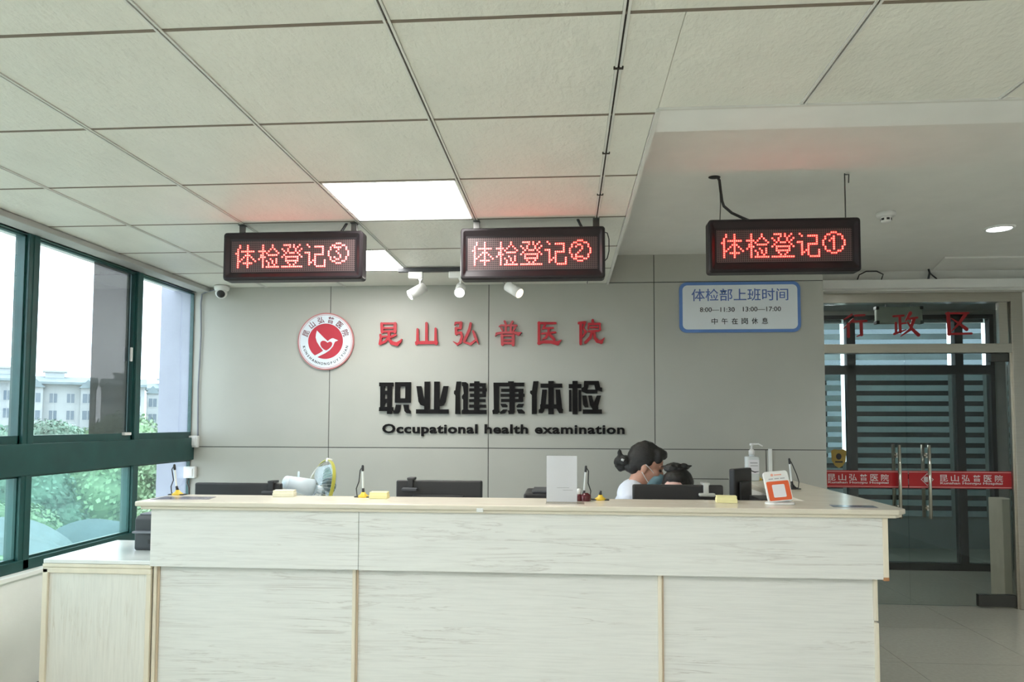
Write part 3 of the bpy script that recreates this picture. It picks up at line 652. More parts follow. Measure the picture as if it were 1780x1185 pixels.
for k, ch in enumerate('昆山弘普医院'):
    a = math.radians(158-k*(136/5)); rr = ER*.76; b = text_bm(ch, .052, .001, .0008)
    xs = [v.co.x for v in b.verts]; ys = [v.co.y for v in b.verts]; cx, cy = (min(xs)+max(xs))/2, (min(ys)+max(ys))/2
    mt = Matrix.Translation((EX+rr*math.cos(a), BY-.0242, EZ+rr*math.sin(a))) @ Matrix.Rotation(-(a-PI/2), 4, 'Y') @ Matrix.Rotation(PI/2, 4, 'X') @ Matrix.Translation((-cx, -cy, 0)); m_.merge(b, mt)
obj('ring_characters', m_, M['crest_text'], em)
m_ = MB(); tx = 'KUNSHANHONGPUYIYUAN'
for k, ch in enumerate(tx):
    a = math.radians(195+k*(150/(len(tx)-1))); rr = ER*.79; b = text_bm(ch, .026, .001, .0006)
    xs = [v.co.x for v in b.verts]; ys = [v.co.y for v in b.verts]; cx, cy = (min(xs)+max(xs))/2, (min(ys)+max(ys))/2
    mt = Matrix.Translation((EX+rr*math.cos(a), BY-.0242, EZ+rr*math.sin(a))) @ Matrix.Rotation(-(a+PI/2), 4, 'Y') @ Matrix.Rotation(PI/2, 4, 'X') @ Matrix.Translation((-cx, -cy, 0)); m_.merge(b, mt)
obj('ring_letters', m_, M['ink'], em)

# ------------------------------------------------------------------ opening hours board
def rrect(x0, x1, z0, z1, r_, k=6):
    out = []
    for cx, cz, a0 in ((x1-r_, z1-r_, 0), (x0+r_, z1-r_, 90), (x0+r_, z0+r_, 180), (x1-r_, z0+r_, 270)):
        for i in range(k+1): a = math.radians(a0+90*i/k); out.append((cx+r_*math.cos(a), cz+r_*math.sin(a)))
    return out
hx0, hx1, hz0, hz1 = .806, 1.653, 2.10, 2.462
hb = thing('hours_sign', 'white opening hours board with a rounded blue border', 'sign', (1.23, BY, hz0))
m_ = MB(); m_.prism(rrect(hx0, hx1, hz0, hz1, .05), BY-.014, BY); obj('blue_border', m_, M['sign_blue'], hb)
m_ = MB(); m_.prism(rrect(hx0+.022, hx1-.022, hz0+.022, hz1-.022, .035), BY-.016, BY-.012); obj('board', m_, M['sign_white'], hb)
def HX(u_): return hx0+(u_-85)/(1715-85)*(hx1-hx0)
def HZ(v_): return hz1-(v_-65)/(760-65)*(hz1-hz0)
m_ = MB(); text_fit(m_, '体检部上班时间', HX(250), HX(1550), HZ(328), HZ(158), BY-.016, .0015, .005); obj('heading', m_, M['sign_blue_text'], hb)
m_ = MB(); text_fit(m_, '8:00—11:30', HX(362), HX(830), HZ(478), HZ(415), BY-.016, .0015, .004); text_fit(m_, '13:00—17:00', HX(942), HX(1450), HZ(475), HZ(412), BY-.016, .0015, .004); obj('hours_text', m_, M['ink'], hb)
for k, ch in enumerate('中午在岗休息'):
    m_ = MB(); x = 518+k*135; text_fit(m_, ch, HX(x), HX(x+82), HZ(650), HZ(565), BY-.016, .0015, .006); obj('note_character', m_, M['ink'], hb)

# ------------------------------------------------------------------ sockets by the corner
for k, (x, z, lab) in enumerate(((-2.785, 1.305, 'upper white switch box in the corner beside the window rail'), (-2.800, 1.077, 'lower white socket box in the corner, with cables'))):
    t = thing('socket_box', lab, 'socket', (x, BY, z-.04), group='white wall boxes in the corner')
    m_ = MB(); m_.box(x-.043, x+.043, BY-.035, BY, z-.043, z+.043, bev=.005); obj('back_box', m_, M['white'], t)
    m_ = MB(); m_.box(x-.03, x+.028, BY-.041, BY-.034, z-.03, z+.03, bev=.004); obj('rocker' if k == 0 else 'socket_plate', m_, M['white'], t)
m_ = MB(); m_.tube([(-2.815, 5.28, 1.035), (-2.81, 5.26, 1.0), (-2.79, 5.25, .97), (-2.78, 5.26, .7), (-2.74, 5.28, .3)], .006, 8); single('socket_cable', m_, M['black'], 'dark cable hanging under the lower socket box', 'cable', (-2.78, 5.27, .3))
m_ = MB(); m_.box(1.415, 1.441, BY-.012, BY, 1.10, 1.275, bev=.003); single('wall_conduit', m_, M['white_trim'], 'short white upright strip on the wall behind the sanitiser', 'conduit', (1.428, BY, 1.10))

# ------------------------------------------------------------------ reception counter
CF = 3.12; TZ = 1.10
co = thing('reception_counter', 'long L-shaped whitewashed wood reception counter', 'counter', (-.27, 3.6, 0))
m_ = MB()
def lip(y0, y1, x0, x1): m_.box(x0, x1, y0, y1, TZ-.034, TZ, bev=.006)
m_.prism([(-1.905, CF), (1.352, CF), (1.40, CF+.05), (1.40, 5.0), (1.075, 5.0), (1.075, 3.445), (-1.905, 3.445)], TZ-.022, TZ, 'z', bev=.005)
m_.prism([(-1.885, CF+.012), (1.345, CF+.012), (1.388, CF+.055), (1.388, 4.99), (1.087, 4.99), (1.087, 3.433), (-1.885, 3.433)], TZ-.036, TZ-.022, 'z', bev=.004)
obj('countertop', m_, M['woodtop'], co)
m_ = MB(); m_.box(-1.845, -.905, CF+.032, CF+.052, .812, TZ-.036); m_.box(-.902, 1.297, CF+.03, CF+.052, .812, TZ-.036); obj('upper_front_panel', m_, M['wood'], co)
m_ = MB(); m_.box(1.297, 1.32, CF+.028, CF+.052, .82, TZ-.036, bev=.003); m_.box(1.30, 1.32, CF+.05, 4.98, .812, TZ-.036); obj('upper_end_panel', m_, M['strip'], co); m_ = MB(); m_.box(-1.845, -1.83, CF+.052, 3.42, .812, TZ-.036); obj('upper_end_panel', m_, M['strip'], co)
m_ = MB(); m_.box(1.297, 1.321, CF+.027, CF+.05, .806, .822, bev=.004); obj('chipped_corner', m_, M['chip'], co, label='chipped brown corner of the upper panel')
m_ = MB()
for a, b in ((-1.845, -.935), (-.92, .395), (.41, 1.275)): m_.box(a, b, CF+.078, CF+.10, .0, .815)
obj('lower_front_panel', m_, M['wood'], co)
for x in (-1.832, -.925, .398):
    m_ = MB(); m_.box(x-.013, x+.003, CF+.062, CF+.10, 0, .812, bev=.003); e_ = obj('edge_strip', m_, M['strip'], co)
    m_ = MB(); m_.box(x+.003, x+.011, CF+.072, CF+.10, 0, .812); obj('strip_shadow', m_, M['strip_shade'], e_)  # darker tan put in as the shade beside the edge strip
for xa, za, zb in ((1.272, .635, .812), (1.274, 0, .628)):
    m_ = MB(); m_.box(xa, xa+.014, CF+.06, CF+.10, za, zb, bev=.003); obj('corner_strip', m_, M['strip'], co)
m_ = MB(); m_.box(1.265, 1.285, CF+.10, 4.98, 0, .815); m_.box(-1.845, -1.825, CF+.10, 3.44, 0, .815); m_.box(1.09, 1.11, 3.45, 4.98, 0, TZ-.036); m_.box(1.11, 1.265, 4.96, 4.98, 0, TZ-.036); m_.box(-1.845, 1.1, 3.41, 3.43, 0, TZ-.036); obj('carcass_panel', m_, M['wood'], co)
m_ = MB(); m_.box(-.385, -.355, CF-.002, CF+.012, TZ-.03, TZ-.012, bev=.003); obj('edge_patch', m_, M['white'], co, label='small white chip on the counter edge')
# inner desk
de = thing('work_desk', 'low staff desk hidden behind the counter', 'desk', (-.37, 3.75, 0))
m_ = MB(); m_.box(-1.82, 1.085, 3.435, 4.05, .72, .75, bev=.003); obj('desk_top', m_, M['cabtop'], de)
for x in (-1.8, -.4, 1.06):
    m_ = MB(); m_.box(x-.02, x+.02, 3.46, 4.0, 0, .72); obj('side_panel', m_, M['wood'], de)
de2 = thing('side_desk', 'low desk along the inside of the counter wing', 'desk', (.95, 4.6, 0))
m_ = MB(); m_.box(.87, 1.085, 4.06, 4.55, .72, .75, bev=.003); obj('desk_top', m_, M['cabtop'], de2)
for y in (4.1, 4.5):
    m_ = MB(); m_.box(.89, 1.08, y-.02, y+.02, 0, .72); obj('side_panel', m_, M['wood'], de2)

# ------------------------------------------------------------------ low cabinet on the left
ca = thing('low_cabinet', 'low pale wood cabinet with a white top under the dark grey printer', 'cabinet', (-2.1, 3.45, 0))
m_ = MB(); m_.box(-2.36, -1.85, 3.175, 3.72, .812, .83, bev=.003); obj('cabinet_top', m_, M['cabtop'], ca)
m_ = MB(); m_.box(-2.36, -1.85, 3.17, 3.19, .796, .811, bev=.003); m_.box(-2.36, -1.85, 3.172, 3.19, .770, .795, bev=.003); m_.box(-2.36, -2.335, 3.172, 3.70, 0, .79, bev=.003); m_.box(-1.872, -1.85, 3.172, 3.19, 0, .77, bev=.002); obj('edge_frame', m_, M['strip'], ca)
m_ = MB(); m_.box(-2.335, -1.872, 3.185, 3.205, 0, .772); obj('front_panel', m_, M['woodv'], ca)
m_ = MB(); m_.box(-2.335, -1.85, 3.205, 3.70, 0, .80); obj('carcass', m_, M['wood'], ca)
# printer on it
pr = thing('printer', 'dark grey printer on the low cabinet by the window', 'printer', (-1.97, 3.55, .83))
m_ = MB(); m_.prism([(3.435, .83), (3.70, .83), (3.70, .995), (3.45, .995), (3.43, .98), (3.43, .84)], -2.09, -1.875, 'x', bev=.006); obj('body', m_, M['black2'], pr)
m_ = MB(); m_.box(-2.085, -1.88, 3.40, 3.45, .915, .925, bev=.003); obj('output_tray', m_, M['grey'], pr)
m_ = MB(); m_.box(-2.02, -1.90, 3.425, 3.44, .862, .882, bev=.002); m_.box(-2.0, -1.92, 3.425, 3.44, .895, .9); obj('paper_slot', m_, M['black'], pr)
m_ = MB(); m_.box(-2.085, -1.88, 3.46, 3.69, .995, 1.003, bev=.003); obj('lid', m_, M['grey'], pr)

# ------------------------------------------------------------------ monitors
def monitor(name, label, cx, cy, w_, ztop, rot=0, h=.33, grp='black monitors behind the counter'):
    t = thing(name, label, 'monitor', (cx, cy, .75), grp, (0, 0, rot))
    H = ztop-.75
    m_ = MB(); m_.box(-w_/2, w_/2, -.018, .018, H-h, H, bev=.008); m_.box(-w_*.3, w_*.3, -.035, -.016, H-h+.05, H-.07, bev=.01); obj('back_shell', m_, M['black'], t, local=True)
    m_ = MB(); m_.box(-w_/2+.015, w_/2-.015, .0175, .0195, H-h+.02, H-.015); obj('screen', m_, M['black2'], t, local=True)
    m_ = MB(); m_.box(-.03, .03, -.045, -.02, .012, H-h+.12, bev=.004); obj('stand_neck', m_, M['black'], t, local=True)
    m_ = MB(); bw_ = .11 if w_ > .3 else .06; m_.box(-bw_, bw_, -bw_*.8, bw_*.8, 0, .014, bev=.004); obj('stand_base', m_, M['black'], t, local=True)
    return t
monitor('monitor', 'black monitor nearest the windows, low behind the counter', -1.72, 3.75, .465, 1.132)
monitor('monitor', 'black monitor in the middle, between the fan and the notice card', -.655, 3.75, .445, 1.155)
monitor('monitor', 'black monitor in front of the two people', .553, 3.75, .447, 1.143)
monitor('monitor', 'dark monitor turned sideways left of the hand sanitiser', .955, 4.14, .19, 1.205, math.radians(48), .36)
t = thing('dark_filler_box', 'black box added to fill the dark gap inside the counter wing below the sideways monitor', 'box', (1.0, 3.95, .75))  # added black box, fills the dark gap inside the wing
m_ = MB(); m_.box(.97, 1.07, 3.82, 4.02, .75, 1.07, bev=.006); obj('case', m_, M['black'], t)
m_ = MB(); m_.box(.985, 1.055, 3.812, 3.822, .98, 1.04, bev=.002); obj('front_inset', m_, M['black2'], t)
def webcam(label, x, z, m1, tilt=0):
    t = thing('webcam', label, 'webcam', (x, 3.75, z), 'webcams clipped on the monitors')
    m_ = MB(); m_.box(x-.018, x+.018, 3.718, 3.785, z-.001, z+.012, bev=.003); m_.box(x-.013, x+.013, 3.716, 3.730, z-.05, z+.01, bev=.003); obj('clip', m_, m1, t)
    m_ = MB(); m_.box(x-.04, x+.04, 3.69, 3.717, z-.055, z-.038, bev=.006); obj('camera_bar', m_, M['black2' if m1 is M['black'] else 'clip'], t)
webcam('black webcam on the middle monitor', -.80, 1.157, M['black'])
webcam('silver clip webcam on the monitor before the two people', .69, 1.145, M['clip'])
webcam('black webcam on the monitor nearest the windows', -1.535, 1.134, M['black'])
t = thing('office_machine', 'black office machine just showing behind the white notice card', 'office machine', (-.11, 3.7, .75))
m_ = MB(); m_.box(-.21, .02, 3.56, 3.86, .75, 1.11, bev=.01); obj('body', m_, M['black'], t)
m_ = MB(); m_.box(-.17, -.02, 3.57, 3.8, 1.11, 1.122, bev=.004); obj('top_tray', m_, M['black2'], t)

# ------------------------------------------------------------------ desk fan
fn = thing('desk_fan', 'pale blue desk fan with a yellow rimmed clear cage behind the counter', 'fan', (-1.42, 4.0, .75))
A = Vector((.74, .60, -.26)).normalized(); C0 = Vector((-1.365, 4.0, 1.075)); Q = A.to_track_quat('Z', 'Y').to_matrix().to_4x4()
m_ = MB(); m_.lathe([(.10, 0), (.10, .015), (.03, .03), (.018, .04), (.018, .29)], (-1.47, 3.96, .75)); obj('stand', m_, M['fanwhite'], fn)
m_ = MB(); m_.cyl(C0-A*.20, C0-A*.05, .035, .05, 28); m_.ball(C0-A*.20, (.035, .035, .02), 20, Q); m_.tube([C0-A*.13+Vector((0, 0, .04)), C0-A*.13+Vector((0, 0, .068))], .006, 8); obj('motor_housing', m_, M['fanwhite'], fn)
m_ = MB()
RR = .168
for s_, dep in ((-1, -.055), (1, .05)):
    for k in range(48):
        a = 2*PI*k/48; pts = []
        for f_ in (.16, .5, .8, .95, 1.0):
            z = dep*(1-f_**4); pts.append(Vector((RR*f_*math.cos(a), RR*f_*math.sin(a), z)))
        m_.tube(pts, .0009, 4, cap=False)
m_.xform(Matrix.Translation(C0) @ Q); obj('cage', m_, M['wire'], fn)
m_ = MB()
b = bmesh.new(); seg = 60
prof = [(RR-.002, -.012), (RR+.004, -.012), (RR+.004, .006), (RR-.002, .006)]
rg = [[b.verts.new((r_*math.cos(2*PI*k/seg), r_*math.sin(2*PI*k/seg), z)) for r_, z in prof] for k in range(seg)]
for k in range(seg):
    for q in range(4): b.faces.new((rg[k][q], rg[k][(q+1) % 4], rg[(k+1) % seg][(q+1) % 4], rg[(k+1) % seg][q]))
bmesh.ops.recalc_face_normals(b, faces=b.faces); m_.merge(b, Matrix.Translation(C0) @ Q); obj('cage_rim', m_, M['fanyellow'], fn)
for k in range(5):
    b = bmesh.new(); pts = []
    for i in range(7):
        f_ = .03+i/6*.115; wd = .02+.05*math.sin(i/6*PI*.75)
        for s_ in (-1, 1): pts.append(b.verts.new((f_, s_*wd, s_*wd*.35)))
    for i in range(6): b.faces.new((pts[2*i], pts[2*i+1], pts[2*i+3], pts[2*i+2]))
    r_ = bmesh.ops.extrude_face_region(b, geom=b.faces[:]); bmesh.ops.translate(b, verts=[v for v in r_['geom'] if isinstance(v, bmesh.types.BMVert)], vec=(0, 0, .002))
    bmesh.ops.recalc_face_normals(b, faces=b.faces)
    m_ = MB(); m_.merge(b, Matrix.Translation(C0) @ Q @ Matrix.Rotation(2*PI*k/5, 4, 'Z')); obj('blade', m_, M['fanblade'], fn)
m_ = MB(); m_.cyl(C0-A*.03, C0+A*.03, .024, .02, 20); m_.cyl(C0+A*.048, C0+A*.053, .03, .028, 20); m_.cyl(C0-A*.058, C0-A*.05, .032, .032, 20); obj('hub', m_, M['fanwhite'], fn)
m_ = MB(); m_.box(-.012, .012, RR-.01, RR+.012, -.014, .016, bev=.003); m_.xform(Matrix.Translation(C0) @ Q @ Matrix.Rotation(0, 4, 'Z')); obj('cage_clip', m_, M['white'], fn)

# ------------------------------------------------------------------ things on the counter
def note_block(x, y, mname, label, rot, w_=.092, d_=.06, h=.030):
    t = thing('note_block', label, 'note pad', (x, y, TZ), 'little paper blocks on the counter', (0, 0, rot))
    m_ = MB(); m_.box(-w_/2, w_/2, -d_/2, d_/2, .0, h*.62, bev=.002); obj('tray', m_, M[mname], t, local=True)
    m_ = MB(); m_.box(-w_/2+.002, w_/2-.002, -d_/2+.002, d_/2-.002, h*.6, h, bev=.001); obj('top_sheets', m_, M[mname], t, local=True)
note_block(-1.335, 3.40, 'cream', 'cream paper block near the monitor by the windows', .15, .10)
note_block(-.868, 3.36, 'yellow', 'yellow paper block left of the middle monitor', .05, .085)
note_block(.708, 3.345, 'yellow', 'yellow paper block in front of the two people, right side', -.1, .09)
def desk_pen(x, y, label, lean=0.0, h=.13, col='yel_pl', pen=True, cord=True, side=1):
    t = thing('desk_pen', label, 'pen', (x, y, TZ), 'corded pens on the counter')
    m_ = MB(); m_.lathe([(.026, 0), (.026, .006), (.012, .016), (.009, .024)], (x, y, TZ)); obj('base', m_, M[col], t)
    m_ = MB(); m_.box(x-.04, x+.04, y-.018, y+.018, TZ, TZ+.005, bev=.002); m_.cyl((x, y, TZ+.018), (x+lean*.3, y, TZ+.042), .007, .006, 14); obj('holder', m_, M['black'], t)
    if pen:
        a = Vector((x+lean*.3, y, TZ+.03)); b = Vector((x+lean, y, TZ+h))
        m_ = MB(); m_.tube([a, a.lerp(b, .2), a.lerp(b, .85), b], [.0035, .005, .005, .0045], 10); obj('barrel', m_, M['bottle'], t)
        m_ = MB(); m_.tube([a.lerp(b, .82), b], .0058, 10); obj('cap', m_, M['black'], t)
        if cord:
            m_ = MB(); m_.tube([b, b+Vector((side*.012, 0, -.02)), Vector((x+side*.022, y, TZ+h*.5)), Vector((x+side*.034, y, TZ+.04)), Vector((x+side*.03, y, TZ+.008)), Vector((x+side*.01, y, TZ+.006))], .0026, 8); obj('cord', m_, M['black'], t)
desk_pen(-1.87, 3.415, 'corded pen at the window end of the counter', -.02, .142, side=-1)
desk_pen(-.955, 3.40, 'corded pen left of the yellow block near the middle', -.005, .145, side=-1)
desk_pen(.075, 3.40, 'corded pen behind the ink bottle beside the notice card', .012, .15, 'black')
desk_pen(.152, 3.385, 'penless yellow pen base right of the notice card', 0, pen=False)
desk_pen(1.19, 4.69, 'yellow pen base lying behind the sideways monitor', 0, pen=False)
desk_pen(1.21, 4.06, 'corded pen on a black base behind the orange payment stand', -.015, .16, 'black', side=1)
t = thing('ink_bottle', 'small dark red ink bottle with a white cap beside the notice card', 'bottle', (.075, 3.35, TZ))
m_ = MB(); m_.lathe([(.022, 0), (.023, .004), (.023, .026), (.012, .034), (.010, .036)], (.085, 3.34, TZ)); m_.lathe([(.016, 0), (.016, .024), (.009, .03)], (.054, 3.345, TZ)); obj('bottle_body', m_, M['maroon'], t)
m_ = MB(); m_.lathe([(.009, .028), (.009, .052), (.006, .055)], (.054, 3.345, TZ)); obj('cap', m_, M['white'], t)
# notice card in acrylic stand
t = thing('notice_card', 'upright white paper notice in a clear stand on the counter', 'notice', (-.022, 3.27, TZ))
m_ = MB(); m_.box(-.092, .046, 3.252, 3.2545, TZ+.003, TZ+.208); m_.box(-.092, .046, 3.2575, 3.26, TZ+.003, TZ+.208); m_.box(-.092, .075, 3.18, 3.30, TZ, TZ+.003); obj('stand', m_, M['acrylic'], t)
m_ = MB(); m_.box(-.09, .044, 3.2548, 3.2572, TZ+.004, TZ+.206); obj('sheet', m_, M['paper'], t)
m_ = MB(); m_.box(-.045, .01, 3.2512, 3.252, TZ+.0655, TZ+.067); m_.box(-.018, .025, 3.2512, 3.252, TZ+.055, TZ+.0565); obj('print_lines', m_, M['print_grey'], t)
# payment stand
t = thing('payment_stand', 'small orange and white payment stand near the counter corner', 'payment stand', (.925, 3.29, TZ), rot=(0, 0, .12))
m_ = MB(); m_.prism(rrect(-.062, .062, -.035, .035, .03), 0, .010, 'z', bev=.003); m_.box(-.02, .02, .0, .03, .008, .05, bev=.006); obj('foot', m_, M['white'], t, local=True)
TL = Matrix.Translation((0, -.012, .012)) @ Matrix.Rotation(math.radians(-16), 4, 'X') @ Matrix.Rotation(math.radians(-5), 4, 'Y')
m_ = MB(); m_.prism(rrect(-.056, .056, 0, .135, .014), -.006, .006, 'y', bev=.003); m_.xform(TL); obj('plate', m_, M['white'], t, local=True)
m_ = MB(); m_.prism(rrect(-.05, .05, .006, .09, .006), -.0075, -.0055, 'y'); m_.xform(TL); obj('orange_face', m_, M['orange'], t, local=True)
m_ = MB(); m_.prism(rrect(-.028, .028, .019, .075, .005), -.0085, -.007, 'y'); m_.xform(TL); obj('blank_square', m_, M['paper'], t, local=True)
m_ = MB(); m_.cyl((-.018, -.0055, .118), (-.018, -.0075, .118), .006, .006, 16); m_.box(-.008, .024, -.0075, -.0055, .115, .120); m_.xform(TL); obj('badge', m_, M['orange_pale'], t, local=True)
m_ = MB(); m_.box(-.036, -.016, -.0072, -.0055, .099, .103); m_.box(-.01, .01, -.0072, -.0055, .099, .103); m_.box(.016, .036, -.0072, -.0055, .099, .103); m_.xform(TL); obj('print_marks', m_, M['print_grey'], t, local=True)
# sanitiser
SX, SY = 1.135, 4.62
t = thing('sanitiser_bottle', 'clear pump bottle of hand sanitiser on the counter wing', 'bottle', (SX, SY, TZ))
m_ = MB(); m_.prism(rrect(-.042, .042, -.03, .03, .02), 0, .15, 'z', bev=.008); m_.cyl((0, 0, .148), (0, 0, .165), .018, .015); m_.xform(Matrix.Translation((SX, SY, TZ))); obj('body', m_, M['bottle'], t)
m_ = MB(); m_.lathe([(.018, .16), (.018, .185), (.011, .192), (.006, .195), (.006, .215), (.012, .217), (.012, .228), (.004, .230)], (SX, SY, TZ)); m_.tube([(SX, SY, TZ+.224), (SX+.04, SY-.005, TZ+.226), (SX+.062, SY-.008, TZ+.214)], [.006, .005, .004], 10); obj('pump', m_, M['white'], t)
m_ = MB(); m_.box(SX-.027, SX+.036, SY-.0312, SY-.0295, TZ+.045, TZ+.13); obj('label_panel', m_, M['paper'], t)
m_ = MB(); m_.box(SX-.018, SX+.026, SY-.032, SY-.031, TZ+.108, TZ+.114); m_.box(SX-.016, SX+.028, SY-.032, SY-.031, TZ+.092, TZ+.096); obj('label_print', m_, M['print_grey'], t)
m_ = MB(); m_.tube([(SX-.024, SY-.0315, TZ+.072), (SX-.008, SY-.0315, TZ+.062), (SX+.01, SY-.0315, TZ+.055), (SX+.034, SY-.0315, TZ+.06)], [.0012, .003, .0035, .0012], 8); m_.ball((SX-.02, SY-.0315, TZ+.058), (.004, .001, .004), 10); obj('label_swoosh', m_, M['ink'], t)
# flat printed sheets
def sheet(poly, label):
    m_ = MB(); m_.prism(poly, TZ, TZ+.0012, 'z'); cx = sum(p[0] for p in poly)/len(poly); cy = sum(p[1] for p in poly)/len(poly)
    single('printed_sheet', m_, M['darkpaper'], label, 'sheet', (cx, cy, TZ), 'printed sheets lying on the counter')
sheet([(-1.88, 3.20), (-1.62, 3.23), (-1.64, 3.34), (-1.88, 3.33)], 'dark glossy sheet lying on the window end of the counter')
sheet([(1.12, 3.20), (1.30, 3.19), (1.31, 3.27), (1.13, 3.28)], 'dark glossy sheet lying near the front right counter corner')

# ------------------------------------------------------------------ glass doors
fr = MB()
fr.box(3.548, 3.637, DY-.05, DY+.05, 0, 2.512, bev=.004); fr.box(RX, 3.55, DY-.05, DY+.05, 2.435, 2.512, bev=.003); fr.box(RX, 3.55, DY-.05, DY+.05, 2.025, 2.098, bev=.003); fr.box(RX, RX+.08, DY-.05, DY+.05, 0, 2.512, bev=.004)
fr.box(3.535, 3.548, DY-.03, DY+.03, 0, 2.025); fr.box(3.47, 3.536, DY-.02, DY+.02, 2.098, 2.435)
door_frame = struct('trim_5', fr, M['steel'], label='brushed steel frame and transom bar round the glass doors', cat='door frame')
m_ = MB(); m_.box(RX+.08, 3.55, DY-.005, DY+.005, 2.098, 2.435); struct('transom_pane', m_, M['glass_door'], door_frame)
def tr(p):   # tracing of the transom lettering -> door plane
    px = 1400+p[0]/4.684; py = 480+p[1]/4.684
    return (2.105+(px-1431)*(3.592-2.105)/(1760-1431), 2.498-(py-512)*(2.498-2.017)/(615-512)*1.0)
TL_ = [
 S(([(375, 305), (310, 345)], [20, 10]), ([(385, 345), (305, 420)], [22, 8]), ([(345, 380), (345, 485)], 24), ([(400, 312), (480, 308)], 17), ([(385, 362), (495, 356)], 18), ([(450, 360), (452, 470), (410, 485)], [28, 28, 8])),
 S(([(715, 320), (800, 315)], 17), ([(768, 320), (770, 450)], 22), ([(770, 382), (815, 376)], 15), ([(735, 375), (735, 458)], 20), ([(720, 465), (820, 430)], [20, 9]), ([(855, 295), (815, 355)], [30, 12]), ([(840, 342), (910, 332)], 17), ([(882, 345), (850, 430), (770, 486)], [28, 24, 6]), ([(830, 370), (870, 430), (915, 474)], [12, 24, 30])),
 S(([(1145, 300), (1325, 298)], 17), ([(1160, 300), (1165, 470)], 30), ([(1155, 468), (1345, 465)], 18), ([(1300, 310), (1240, 390), (1180, 450)], [28, 20, 6]), ([(1185, 340), (1250, 385), (1305, 430)], [8, 18, 32])),
]
for pl in TL_:
    m_ = MB()
    for i_, q in enumerate(pl): m_.prism([tr(p) for p in q], DY-.0075-i_*.00008, DY-.0052, 'y')
    struct('transom_character', m_, M['red_transom'], door_frame)
def leaf(n, x0, x1, label):
    m_ = MB(); m_.box(x0, x1, DY-.006, DY+.006, .012, 2.02); o = struct('door_%d' % n, m_, M['glass_door'], label=label, cat='door'); return o
d1 = leaf(1, RX+.085, 2.738, 'left glass door leaf, partly hidden by the panelled wall'); d2 = leaf(2, 2.744, 3.533, 'right glass door leaf with a diamond mark on its red band')
m_ = MB(); m_.box(3.25, 3.533, DY-.022, DY+.022, .012, .105, bev=.003); m_.box(3.40, 3.533, DY-.022, DY+.022, 1.955, 2.02, bev=.003); struct('hinge_fitting', m_, M['steel_dark'], d2)
m_ = MB(); m_.box(RX+.09, 2.05, DY-.022, DY+.022, .012, .105, bev=.003); m_.box(RX+.09, 2.02, DY-.022, DY+.022, 1.955, 2.02, bev=.003); struct('hinge_fitting', m_, M['steel_dark'], d1)
def handle(d, x):
    for s_, mm in ((-1, M['chrome']), (1, M['steel'])):
        m_ = MB(); y = DY+s_*.055; m_.cyl((x, y, .70), (x, y, 1.285), .0135, .0135, 20)
        for z in (.78, 1.20): m_.cyl((x, DY, z), (x, y, z), .009, .009, 14); m_.cyl((x, DY+s_*.006, z), (x, DY+s_*.012, z), .02, .02, 18)
        struct('pull_handle', m_, mm, d)
handle(d1, 2.655); handle(d2, 2.885)
z0, z1 = .938, 1.076
for d, x0, x1 in ((d1, RX+.09, 2.738), (d2, 2.744, 3.533)):
    m_ = MB(); m_.box(x0, x1, DY-.0085, DY-.0062, z0, z1); struct('red_band', m_, M['red_film'], d)
    m_ = MB(); m_.box(x0, x1, DY-.0092, DY-.0085, z1-.012, z1-.007); m_.box(x0, x1, DY-.0092, DY-.0085, z0+.007, z0+.012); struct('band_line', m_, M['pink_line'], d)
def bx(u_): return 2.078+(u_-48)/(1685-48)*(3.533-2.078)
def bz(v_): return z1-(v_-85)/(248-85)*(z1-z0)
for d, a, b in ((d1, 85, 622), (d2, 1068, 1610)):
    m_ = MB()
    for k, ch in enumerate('昆山弘普医院'):
        x = a+k*(b-a-68)/5; text_fit(m_, ch, bx(x), bx(x+68), bz(183), bz(120), DY-.0085, .001, .006)
    text_fit(m_, 'Kunshan Hongpu Hospital', bx(a+2), bx(b-4), bz(216), bz(188), DY-.0085, .001, .02)
    struct('band_lettering', m_, M['film_text'], d)
m_ = MB(); cx, cz = bx(957), bz(166)
def dia(r_): return [(cx-r_, cz), (cx, cz+r_), (cx+r_, cz), (cx, cz-r_)]
m_.prism(dia(.05), DY-.0092, DY-.0085); dm = struct('diamond_mark', m_, M['film_text'], d2)
m_ = MB(); m_.prism(dia(.043), DY-.0098, DY-.0092); struct('diamond_field', m_, M['red_film'], dm)
m_ = MB()
for a in range(4): m_.ball((cx+.014*math.cos(a*PI/2+PI/4), DY-.0098, cz+.014*math.sin(a*PI/2+PI/4)), (.013, .001, .013), 12)
m_.ball((cx-.018, DY-.0098, cz), (.01, .001, .02), 12); struct('flower_mark', m_, M['film_text'], dm)
m_ = MB()
shx, shz = 2.20, 1.172; m_.prism([(shx-.06, shz+.06), (shx-.035, shz+.075), (shx, shz+.068), (shx+.035, shz+.075), (shx+.06, shz+.06), (shx+.055, shz-.02), (shx+.03, shz-.06), (shx, shz-.078), (shx-.03, shz-.06), (shx-.055, shz-.02)], DY-.0085, DY-.0062); sh = struct('shield_sticker', m_, M['gold'], d1)
m_ = MB(); m_.ball((shx, DY-.0088, shz+.015), (.022, .0012, .026), 14); m_.box(shx-.03, shx+.03, DY-.0095, DY-.0085, shz-.035, shz-.022); struct('shield_emblem', m_, M['ink'], sh)

